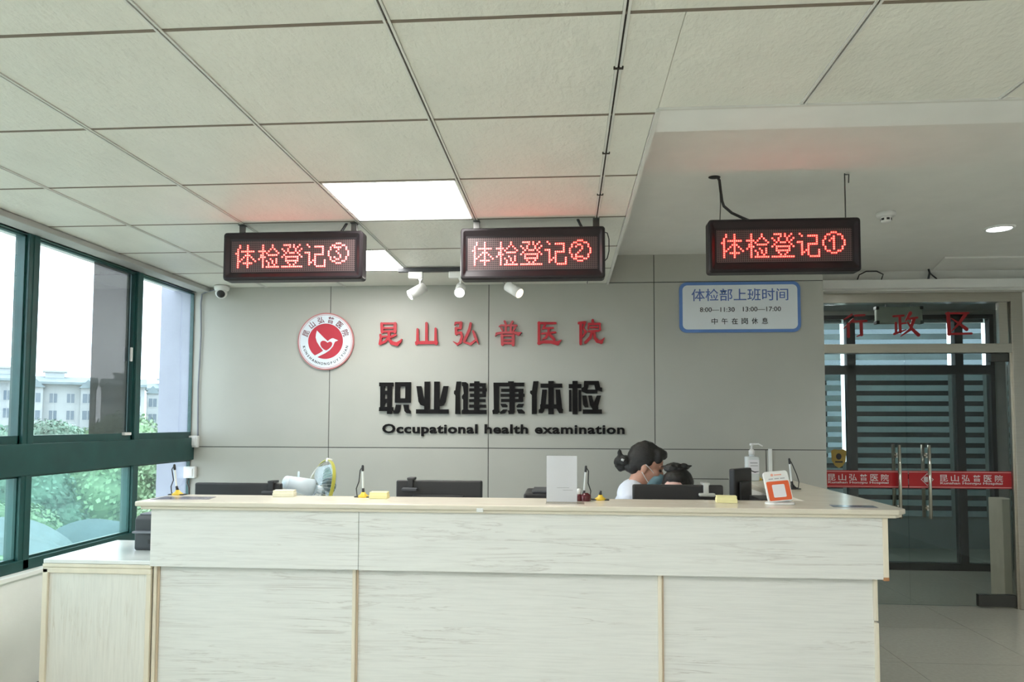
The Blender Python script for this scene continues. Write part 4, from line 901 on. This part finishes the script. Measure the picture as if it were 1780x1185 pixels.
# ------------------------------------------------------------------ corridor and office beyond the doors
PY = 7.68
t = MB(); t.box(1.2, 5.5, DY+.1, PY+.1, 2.60, 2.66); struct('ceiling', t, M['corridor_ceil'], label='grey corridor ceiling seen through the transom', cat='ceiling')
t = MB(); t.box(1.1, 1.2, DY+.1, 9.1, 0, 2.7); t.box(5.5, 5.6, DY-.1, 9.1, 0, 2.7); t.box(EAST, 5.6, DY-.0, DY+.1, 0, 2.7); struct('wall_corridor', t, M['corridor'], label='grey end walls of the corridor', cat='wall')
t = MB(); t.box(4.275, 5.5, PY-.02, PY+.1, 0, 2.62); t.box(1.2, 4.275, PY-.02, PY+.1, 2.555, 2.62); struct('wall_partition', t, M['corridor'], label='grey wall right of the blinds behind the glass doors', cat='wall')
pf = MB()
for a, b in ((1.75, 1.83), (2.842, 2.927), (3.898, 3.976), (4.235, 4.275)): pf.box(a, b, PY-.03, PY+.05, .0, 2.555)
pf.box(1.2, 4.275, PY-.03, PY+.05, 1.955, 2.045); pf.box(1.2, 4.275, PY-.03, PY+.05, .0, .07); pf.box(1.2, 4.275, PY-.03, PY+.05, 2.515, 2.557)
pw = struct('window_8', pf, M['frame_black'], label='black framed office partition behind the glass doors', cat='window')
pp = MB(); pp.box(1.2, 4.26, PY+.005, PY+.011, .06, 1.96); struct('partition_pane', pp, M['glass_part'], pw)  # darker tint carries the dimmer light on the lower blinds
pp = MB(); pp.box(1.2, 4.26, PY+.005, PY+.011, 2.04, 2.53); struct('upper_pane', pp, M['glass'], pw)
for k, (a, b, lab) in enumerate(((1.85, 2.83, 'striped blind behind the left pane of the office partition'), (2.935, 3.89, 'striped blind behind the middle pane of the office partition'), (3.985, 4.23, 'dark striped blind behind the right pane of the office partition'))):
    bl = thing('zebra_blind', lab, 'blind', ((a+b)/2, PY+.09, .1), 'striped roller blinds behind the glass doors')
    m_ = MB(); m_.box(a, b, PY+.06, PY+.12, 2.49, 2.54, bev=.006); obj('headrail', m_, M['corridor'], bl)
    st_ = MB(); sh_ = MB(); z = 2.485; i = 0
    while z > .55:
        hh = .058 if i % 2 == 0 else .048
        (st_ if i % 2 == 0 else sh_).box(a+.01, b-.01, PY+.088, PY+.091, z-hh, z); z -= hh; i += 1
    obj('fabric_bands', st_, M['blind'], bl); obj('sheer_bands', sh_, M['sheer'], bl)
    m_ = MB(); m_.box(a+.005, b-.005, PY+.08, PY+.10, z-.03, z); obj('bottom_rail', m_, M['corridor'], bl)
t = MB(); FY = 9.0; t.box(1.1, 5.6, FY, FY+.1, 0, 1.0); t.box(1.1, 3.1, FY, FY+.1, 1.0, 2.05); t.box(3.42, 5.6, FY, FY+.1, 1.0, 2.05); t.box(1.1, 5.6, FY, FY+.1, 2.66, 2.7); t.box(1.2, 5.5, PY+.1, FY, 2.66, 2.7); struct('wall_office', t, M['office'], label='dark office walls behind the blinds', cat='wall')
t = thing('exit_sign_box', 'grey green box hanging behind the transom glass over the doors', 'exit sign', (2.885, 6.58, 2.32))
m_ = MB(); m_.box(2.69, 3.08, 6.55, 6.60, 2.322, 2.472, bev=.012); obj('case', m_, M['exit_box'], t)
m_ = MB()
for x in (2.70, 3.07):
    for z in (2.335, 2.46): m_.box(x-.014, x+.014, 6.545, 6.605, z-.014, z+.014, bev=.003)
obj('corner_cap', m_, M['black'], t)
m_ = MB(); m_.tube([(2.78, 6.575, 2.47), (2.78, 6.575, 2.60)], .004, 6); m_.tube([(2.99, 6.575, 2.47), (2.99, 6.575, 2.60)], .004, 6); obj('hanger', m_, M['steel_dark'], t)
t = MB(); t.prism([(6.40, .0), (6.60, .0), (6.60, .83), (6.40, .83)], 3.60, 3.72, 'x', bev=.004); single('leaning_board', t, M['strip'], 'cream upright board behind the right glass door near its hinge', 'board', (3.66, 6.5, 0))
t = thing('corridor_fill_light', 'fill light added to brighten the corridor behind the doors', 'ceiling light', (2.5, 6.95, 2.6))  # added fill lamp, brightens the corridor and the blinds
m_ = MB(); m_.box(2.2, 2.8, 6.8, 7.1, 2.585, 2.6, bev=.004); obj('frame', m_, M['white_trim'], t)
m_ = MB(); m_.box(2.22, 2.78, 6.82, 7.08, 2.581, 2.586); obj('diffuser', m_, emitter('corridor_fill_lamp', (1, 1, .97), 18.0), t)

# ------------------------------------------------------------------ people
def remeshed(mb, vox, smooth=4):
    me = bpy.data.meshes.new('tmp'); mb.bm.to_mesh(me); mb.bm.free()
    o = bpy.data.objects.new('tmp', me); COL.objects.link(o)
    r_ = o.modifiers.new('r', 'REMESH'); r_.mode = 'VOXEL'; r_.voxel_size = vox; r_.use_smooth_shade = True
    s_ = o.modifiers.new('s', 'SMOOTH'); s_.iterations = smooth; s_.factor = .5
    bpy.context.view_layer.update(); dg = bpy.context.evaluated_depsgraph_get(); m2 = bpy.data.meshes.new_from_object(o.evaluated_get(dg))
    bpy.data.objects.remove(o); out = MB(); out.add_mesh(m2); bpy.data.meshes.remove(m2)
    for f in out.bm.faces: f.smooth = True
    return out
def head_shape(mb, H):
    """skull, face, nose, lips, ears in a frame facing +X, centre of the skull at the origin"""
    q = MB()
    q.ball((-.012, 0, .018), (.098, .076, .098)); q.ball((.035, 0, -.03), (.058, .06, .085)); q.ball((.058, 0, -.085), (.034, .036, .028)); q.ball((.0, 0, -.06), (.06, .058, .06))
    q.tube([(.088, 0, .0), (.108, 0, -.03), (.102, 0, -.042)], [.008, .012, .012], 10); q.ball((.083, 0, .02), (.015, .05, .012)); q.ball((.086, 0, -.062), (.014, .022, .007)); q.ball((.084, 0, -.074), (.013, .02, .007))
    q.ball((.06, .042, -.025), (.03, .022, .022)); q.ball((.06, -.042, -.025), (.03, .022, .022))
    for s_ in (-1, 1):
        q.ball((-.005, s_*.078, -.02), (.019, .009, .03)); q.ball((0, s_*.078, -.045), (.011, .008, .011))
    me = bpy.data.meshes.new('t'); q.bm.to_mesh(me); q.bm.free(); mb.add_mesh(me, H); bpy.data.meshes.remove(me)
def hand_shape(mb, Hm):
    """right or left hand resting: palm in +X direction, five separate fingers"""
    q = MB()
    q.ball((.045, 0, 0), (.048, .038, .016))
    for k, (y, l) in enumerate(((.028, .068), (.010, .078), (-.010, .073), (-.028, .056))):
        q.tube([(.07, y*.9, .002), (.07+l*.45, y, .006), (.07+l*.8, y*1.02, -.004), (.07+l, y*1.02, -.016)], [.0095, .009, .008, .007], 10)
    q.tube([(.02, .03, 0), (.048, .055, -.002), (.075, .062, -.008)], [.012, .0105, .008], 10)
    q.tube([(-.03, 0, 0), (.02, 0, 0)], [.024, .026], 12)
    me = bpy.data.meshes.new('t'); q.bm.to_mesh(me); q.bm.free(); mb.add_mesh(me, Hm); bpy.data.meshes.remove(me)
def rig(base, rz):  # local seated frame: facing +X
    return Matrix.Translation(base) @ Matrix.Rotation(rz, 4, 'Z')
def seated(label, base, rz, H, neck, chest, coat_m, skin_m, sw, extra):
    """base: floor point under the pelvis; local frame faces +X"""
    t = thing('person', label, 'person', base, 'people behind the counter', (0, 0, rz))
    pel = Vector((0, 0, .52)); ch = Vector(chest); nk = Vector(neck); hd = H.to_translation()
    b = MB(); c = MB()
    b.tube([pel, pel.lerp(ch, .5), ch], [.12, .10, .09], 18); b.tube([ch, ch.lerp(nk, .7), nk, hd+(nk-hd)*.25], [.08, .060, .058, .060], 14)
    sh = []
    TL3 = Matrix.Rotation(-PI/2-rz, 3, 'Z')          # legs go under the front desk whichever way the chest turns
    for s_ in (-1, 1):
        S0 = ch+Vector((0, s_*sw, .07)); E0 = S0+Vector((.02, s_*.005, -.25)); D = TL3 @ Vector((.22, -s_*.05, .0)); W0 = E0+D
        b.tube([ch+Vector((0, s_*.05, .08)), S0, E0, W0], [.075, .055, .04, .027], 14)
        hand_shape(b, Matrix.Translation(W0) @ Matrix.Rotation(math.atan2(D.y, D.x), 4, 'Z') @ Matrix.Diagonal((1, -s_, 1, 1)))
        K = pel+TL3 @ Vector((.40, s_*.075, .0)); F = pel+TL3 @ Vector((.42, s_*.08, -.45))
        b.tube([pel+TL3 @ Vector((0, s_*.065, 0)), K, F], [.075, .055, .038], 14); b.tube([F, F+TL3 @ Vector((.14, 0, -.03))], [.040, .032], 12)
        c.tube([ch+Vector((0, s_*.05, .085)), S0, E0, E0.lerp(W0, .85)], [.088, .068, .054, .045], 16)
        c.tube([pel+TL3 @ Vector((0, s_*.065, -.01)), K-TL3 @ Vector((.02, 0, 0))], [.090, .070], 16)
    c.tube([pel+Vector((0, 0, -.02)), pel.lerp(ch, .5), ch, ch.lerp(nk, .30), ch.lerp(nk, .55)], [.14, .135, .125, .105, .08], 20)
    head_shape(b, H)
    body = obj('body', remeshed(b, .007, 3), skin_m, t, local=True)
    cc = remeshed(c, .012, 4); obj('coat', cc, coat_m, t, local=True)
    m_ = MB()   # collar: folded band open at the front
    cdir = (nk-ch).normalized(); ax = Matrix.Translation(ch.lerp(nk, .62)) @ cdir.to_track_quat('Z', 'Y').to_matrix().to_4x4()
    m_.torus((0, 0, 0), .074, .014, mtx=ax @ Matrix.Diagonal((1, 1, 2.0, 1))); obj('collar', m_, coat_m, t, local=True)
    for s_ in (-1, 1):
        m_ = MB(); m_.ball((.083, s_*.030, -.002), (.012, .014, .008), 14); m_.xform(H); obj('eye', m_, M['eye'], t, local=True)
        m_ = MB(); m_.tube([(.088, s_*.015, .022), (.088, s_*.032, .027), (.078, s_*.048, .022)], [.003, .004, .002], 8); m_.xform(H); obj('eyebrow', m_, M['hair'], t, local=True)
    extra(t, H, sw)
    return t
def lumpy(mb, amp=.006, sc=30):
    for v in mb.bm.verts: v.co += v.normal*(noise.noise(v.co*sc)*amp)
    return mb
def nurse_extra(t, H, _):
    h = MB()
    h.ball((-.034, 0, .030), (.098, .087, .100)); h.ball((-.065, 0, -.02), (.056, .072, .07)); h.ball((.036, 0, .088), (.056, .064, .036)); h.ball((-.022, .068, .03), (.045, .018, .05)); h.ball((-.022, -.068, .03), (.045, .018, .05)); h.ball((.045, .05, .06), (.03, .02, .03)); h.ball((.045, -.05, .06), (.03, .02, .03))
    h.ball((-.03, 0, .09), (.07, .06, .045)); h.ball((-.095, 0, -.045), (.035, .05, .04))
    h = remeshed(h, .007, 3); h.bm.normal_update(); lumpy(h, .004, 40); h.xform(H); obj('hair', h, M['hair'], t, local=True)
    bn = MB(); bn.ball((-.128, 0, -.03), (.042, .05, .036)); bn.ball((-.165, -.005, -.045), (.025, .036, .034)); bn.tube([(-.15, 0, -.02), (-.178, -.01, .005), (-.184, -.012, .022)], [.018, .014, .004], 10); bn.tube([(-.11, .01, -.06), (-.14, .01, -.085), (-.17, .0, -.08)], [.022, .02, .008], 10)
    bn = remeshed(bn, .006, 2); bn.bm.normal_update(); lumpy(bn, .005, 50); bn.xform(H); hb_ = obj('hair_bun', bn, M['hair'], t, local=True)
    cl = MB(); cl.box(-.150, -.132, -.060, -.050, -.032, -.018, bev=.003); cl.xform(H); obj('hair_clip', cl, M['clip'], t, local=True)
    mk = MB()
    b = bmesh.new(); rows = []
    for (z, x, yw, xs) in ((-.018, .112, .036, .078), (-.03, .124, .050, .066), (-.05, .124, .060, .05), (-.07, .116, .062, .042), (-.095, .104, .056, .036), (-.112, .088, .042, .035)):
        rows.append([b.verts.new((xs+(x-xs)*math.cos(a)**.7, yw*1.04*math.sin(a), z)) for a in [math.radians(-88+176*k/14) for k in range(15)]])
    for a, c in zip(rows, rows[1:]):
        for k in range(14): b.faces.new((a[k], a[k+1], c[k+1], c[k])).smooth = True
    r_ = bmesh.ops.solidify(b, geom=b.faces[:], thickness=.003); bmesh.ops.recalc_face_normals(b, faces=b.faces)
    mk.merge(b); mk.xform(H); mo = obj('face_mask', mk, M['mask'], t, local=True)
    for s_ in (-1, 1):
        st_ = MB(); st_.tube([(.062, s_*.057, -.03), (.03, s_*.073, -.012), (-.005, s_*.088, .004)], .0022, 6); st_.tube([(.045, s_*.058, -.09), (.02, s_*.075, -.07), (-.01, s_*.086, -.045)], .0022, 6); st_.xform(H); obj('ear_loop', st_, M['white'], t, local=True)
Hn = Matrix.Translation((.125, 0, 1.205)) @ Matrix.Rotation(math.radians(22), 4, 'Y')
nurse = seated('person in white coat and blue face mask, hair in a bun, bending forward', (.352, 4.43, 0), -.16, Hn, (.070, 0, 1.10), (.035, 0, .95), M['coat'], M['skin'], .155, nurse_extra)
def second_extra(t, H, _):
    h = MB()
    h.ball((-.030, 0, .034), (.100, .090, .098)); h.ball((-.065, 0, -.03), (.06, .074, .08)); h.ball((.020, 0, .088), (.05, .060, .034)); h.ball((-.012, .070, .015), (.045, .02, .055)); h.ball((-.012, -.070, .015), (.045, .02, .055))
    h = remeshed(h, .007, 3); h.bm.normal_update(); lumpy(h, .004, 40); h.xform(H); obj('hair', h, M['hair'], t, local=True)
    bn = MB(); bn.ball((-.045, -.02, .125), (.05, .062, .03)); bn.ball((-.06, .03, .13), (.03, .03, .022)); bn.tube([(-.03, -.05, .13), (-.02, -.075, .142)], [.018, .006], 8); bn.tube([(-.08, .04, .12), (-.085, .07, .13)], [.018, .006], 8)
    bn = remeshed(bn, .006, 2); bn.bm.normal_update(); lumpy(bn, .006, 45); bn.xform(H); obj('top_knot', bn, M['hair'], t, local=True)
H2 = Matrix.Translation((.21, 0, 1.065)) @ Matrix.Rotation(math.radians(12), 4, 'Y')
p2 = seated('person bent low with dark tied-up hair, beside the one in the white coat', (.70, 4.42, 0), math.radians(-112), H2, (.165, 0, .95), (.09, 0, .80), M['cloth_dark'], M['skin2'], .125, second_extra)
for (x, y, lab) in ((.352, 4.43, 'stool under the person in the white coat'), (.70, 4.42, 'stool under the person with tied-up hair')):
    t = thing('stool', lab, 'stool', (x, y, 0), 'stools behind the counter')
    m_ = MB(); m_.lathe([(.15, .325), (.16, .335), (.16, .35), (.14, .362)], (x, y, 0)); obj('seat', m_, M['stool'], t)
    m_ = MB(); m_.cyl((x, y, .02), (x, y, .33), .025, .025); m_.lathe([(.17, 0), (.17, .012), (.04, .03)], (x, y, 0)); obj('pedestal', m_, M['steel_dark'], t)

# ------------------------------------------------------------------ outdoors
GZ = -9.0
t = MB(); t.box(-260, 60, -120, 260, GZ-.5, GZ); tag(struct('ground', t, M['grass']), 'pale yard ground outside the windows', 'ground')
t = MB(); t.box(-3.07, -2.835, 5.297, 6.6, GZ, 4.2); struct('wall_outside', t, M['facade'], label='lilac white outer wall seen through the corner window', cat='wall')
def leaf_mesh(seed, rad, nl):
    rnd = random.Random(seed); b = bmesh.new()
    blobs = []
    for k in range(16):
        a = rnd.uniform(0, 2*PI); e = rnd.uniform(-.5, 1.0); r_ = rad*rnd.uniform(.45, .75)
        blobs.append((Vector((math.cos(a)*r_*math.cos(e), math.sin(a)*r_*math.cos(e), rad*.75*math.sin(e))), rad*rnd.uniform(.32, .5)))
    blobs.append((Vector((0, 0, 0)), rad*.75))
    for k in range(nl):
        c, r_ = rnd.choice(blobs); d = Vector((rnd.gauss(0, 1), rnd.gauss(0, 1), rnd.gauss(0, 1))).normalized()
        p = c+d*r_*rnd.uniform(.8, 1.03); n_ = (d+Vector((rnd.gauss(0, .5), rnd.gauss(0, .5), rnd.gauss(0, .5)))).normalized()
        u_ = n_.orthogonal().normalized(); v_ = n_.cross(u_); s_ = rnd.uniform(.045, .095)
        vs = [b.verts.new(p+u_*s_), b.verts.new(p+v_*s_*.6), b.verts.new(p-u_*s_), b.verts.new(p-v_*s_*.6)]; b.faces.new(vs)
    for c, r_ in blobs:
        q = bmesh.new(); bmesh.ops.create_icosphere(q, subdivisions=2, radius=r_*.86); me = bpy.data.meshes.new('t'); bmesh.ops.translate(q, verts=q.verts, vec=c); q.to_mesh(me); q.free(); b.from_mesh(me); bpy.data.meshes.remove(me)
    me = bpy.data.meshes.new('crown'); b.to_mesh(me); b.free(); return me
crowns = [leaf_mesh(11, 2.6, 26000), leaf_mesh(12, 2.6, 26000), leaf_mesh(13, 2.6, 26000)]
leafm = [M['leafA'], M['leafB'], M['leafC']]
for me, lm in zip(crowns, leafm): me.materials.append(lm)
tm = MB(); tm.tube([(0, 0, -5.2), (.1, 0, -2.5), (0, 0, 0)], [.28, .22, .12], 10); trunk = bpy.data.meshes.new('trunk'); tm.bm.to_mesh(trunk); tm.bm.free(); trunk.materials.append(M['bark'])
trees = []
rnd = random.Random(5)
for row, (dist, zc, sc) in enumerate(((13, -3.6, .9), (20, -2.7, 1.0), (28, -1.8, 1.1), (40, -1.6, 1.25))):
    for k in range(40):
        ang = math.radians(26+(k*.618 % 1)*21)      # bearing left of straight ahead
        if ang > math.radians(46): continue
        if any(math.hypot(dist*math.sin(ang)-q[0]*math.sin(q[1]), dist*math.cos(ang)-q[0]*math.cos(q[1])) < 1.42*(sc+q[3]) for q in trees): continue
        trees.append((dist*rnd.uniform(.97, 1.03), ang, zc+rnd.uniform(-.4, .3), sc*rnd.uniform(.9, 1.1), rnd.choice([0, 0, 1, 2]), row))
SH = ['round mid green tree', 'yellow green leafy tree', 'dark blue green tree']
RW = ['close below the window', 'in the second line from the window', 'in the third line from the window', 'farthest back, before the houses']
for (dist, ang, zc, sc, kind, row) in trees:
    x, y = -dist*math.sin(ang), dist*math.cos(ang)
    t = thing('tree', '%s %s' % (SH[kind], RW[row]), 'tree', (x, y, GZ), 'trees outside the windows')
    c = bpy.data.objects.new('crown', crowns[kind]); COL.objects.link(c); c.parent = t; c.location = (0, 0, zc-GZ); c.scale = (sc*1.1, sc*1.1, sc); c.rotation_euler = (0, 0, rnd.uniform(0, 6))
    k_ = bpy.data.objects.new('trunk', trunk); COL.objects.link(k_); k_.parent = t; k_.location = (0, 0, zc-GZ); k_.scale = (1, 1, (zc-GZ)/5.2)
# houses far off
def house(name, label, cx, cy, rz, W, H, D, wallm, cols_, floors=4, h0=0):
    t = thing(name, label, 'building', (cx, cy, GZ), 'apartment houses outside the windows', (0, 0, rz))
    m_ = MB(); m_.box(-W/2, W/2, 0, D, 0, H)
    for k in range(0, cols_, 3): x = -W/2+(k+.5)*W/cols_; m_.box(x-W/cols_*.42, x+W/cols_*.42, -1.4, 0, 0, H-.6)
    obj('walls', m_, wallm, t, local=True)
    m_ = MB(); m_.prism([(-1.6, H), (D+1, H), (D+1, H+.4), (D*.5, H+1.7), (-1.6, H+.4)], -W/2-.3, W/2+.3, 'x')
    for k in range(0, cols_, 3):
        x = -W/2+(k+.5)*W/cols_; m_.prism([(x-W/cols_*.55, H-.6), (x+W/cols_*.55, H-.6), (x, H+.9)], -2.0, D*.3, 'y')
    obj('roof', m_, M['roof'], t, local=True)
    m_ = MB()
    for k in range(0, cols_, 4): x = -W/2+(k+1.5)*W/cols_; m_.box(x-1.5, x+1.5, D*.35, D*.35+2.5, H+.6, H+2.4); m_.box(x-1.9, x+1.9, D*.35-.3, D*.35+2.8, H+2.4, H+2.7)
    obj('roof_turrets', m_, wallm, t, local=True)
    for f_ in range(floors):
        for k in range(cols_):
            x = -W/2+(k+.5)*W/cols_; z = H-2.4-f_*3.0; y = -1.4 if k % 3 == 0 else 0; hw = W/cols_*(.30 if k % 3 == 0 else .22)
            m_ = MB(); m_.box(x-hw-.15, x+hw+.15, y-.06, y+.02, z-.95, z+.95); wn_ = obj('window', m_, wallm, t, local=True)
            m_ = MB(); m_.box(x-hw, x-.06, y-.1, y-.05, z-.8, z+.8); m_.box(x+.06, x+hw, y-.1, y-.05, z-.8, z+.8); obj('window_pane', m_, M['bwin'], wn_, local=True)
def far(px_ang, dist): return (-dist*math.sin(px_ang), dist*math.cos(px_ang))
for ang, W_, c_, dd, hh, lab in ((41.0, 13, 6, 150, 17.3, 'pale apartment house with a grey roof at the far left'), (35.9, 10.5, 4, 152, 17.0, 'pale apartment house with a grey roof left of the tinted pane'),
                            (32.3, 6.6, 3, 142, 16.4, 'pale apartment house seen through the brown tinted pane'), (29.6, 7, 3, 160, 16.6, 'pale apartment house by the corner window')):
    x, y = far(math.radians(ang), dd); house('apartment_building', lab, x, y, math.radians(ang-1), W_, hh, 12, M['bwall'], c_)
# barrel canopies just below the window
def canopy(label, cx, cy, rz, R_, Ln, zc, ribs):
    t = thing('canopy_roof', label, 'canopy', (cx, cy, GZ), 'curved canopies below the window', (0, 0, rz))
    m_ = MB(); b = bmesh.new(); N, Mx = 24, ribs
    g_ = []
    for j in range(Mx+1):
        x = -Ln/2+Ln*j/Mx; rr = R_+(.06 if j % 2 else 0); g_.append([b.verts.new((x, rr*math.cos(PI*k/N), zc-GZ+rr*math.sin(PI*k/N))) for k in range(N+1)])
    for j in range(Mx):
        for k in range(N): b.faces.new((g_[j][k], g_[j+1][k], g_[j+1][k+1], g_[j][k+1]))
    bmesh.ops.solidify(b, geom=b.faces[:], thickness=.04); m_.merge(b); obj('curved_sheet', m_, M['canopy'], t, local=True)
    for x in (-Ln/2+.1, Ln/2-.1):
        for y in (-R_, R_):
            m_ = MB(); m_.cyl((x, y, 0), (x, y, zc-GZ), .06, .06, 12); obj('post', m_, M['grey'], t, local=True)
x, y = far(math.radians(39.0), 10.5); canopy('smooth curved pale canopy below the window at far left', x, y, math.radians(90+39), 1.0, 3.5, -.85, 4)
x, y = far(math.radians(30.6), 12.5); canopy('ribbed curved pale canopy right of the smooth one', x, y, math.radians(90+62), 1.05, 3.5, -1.25, 40)
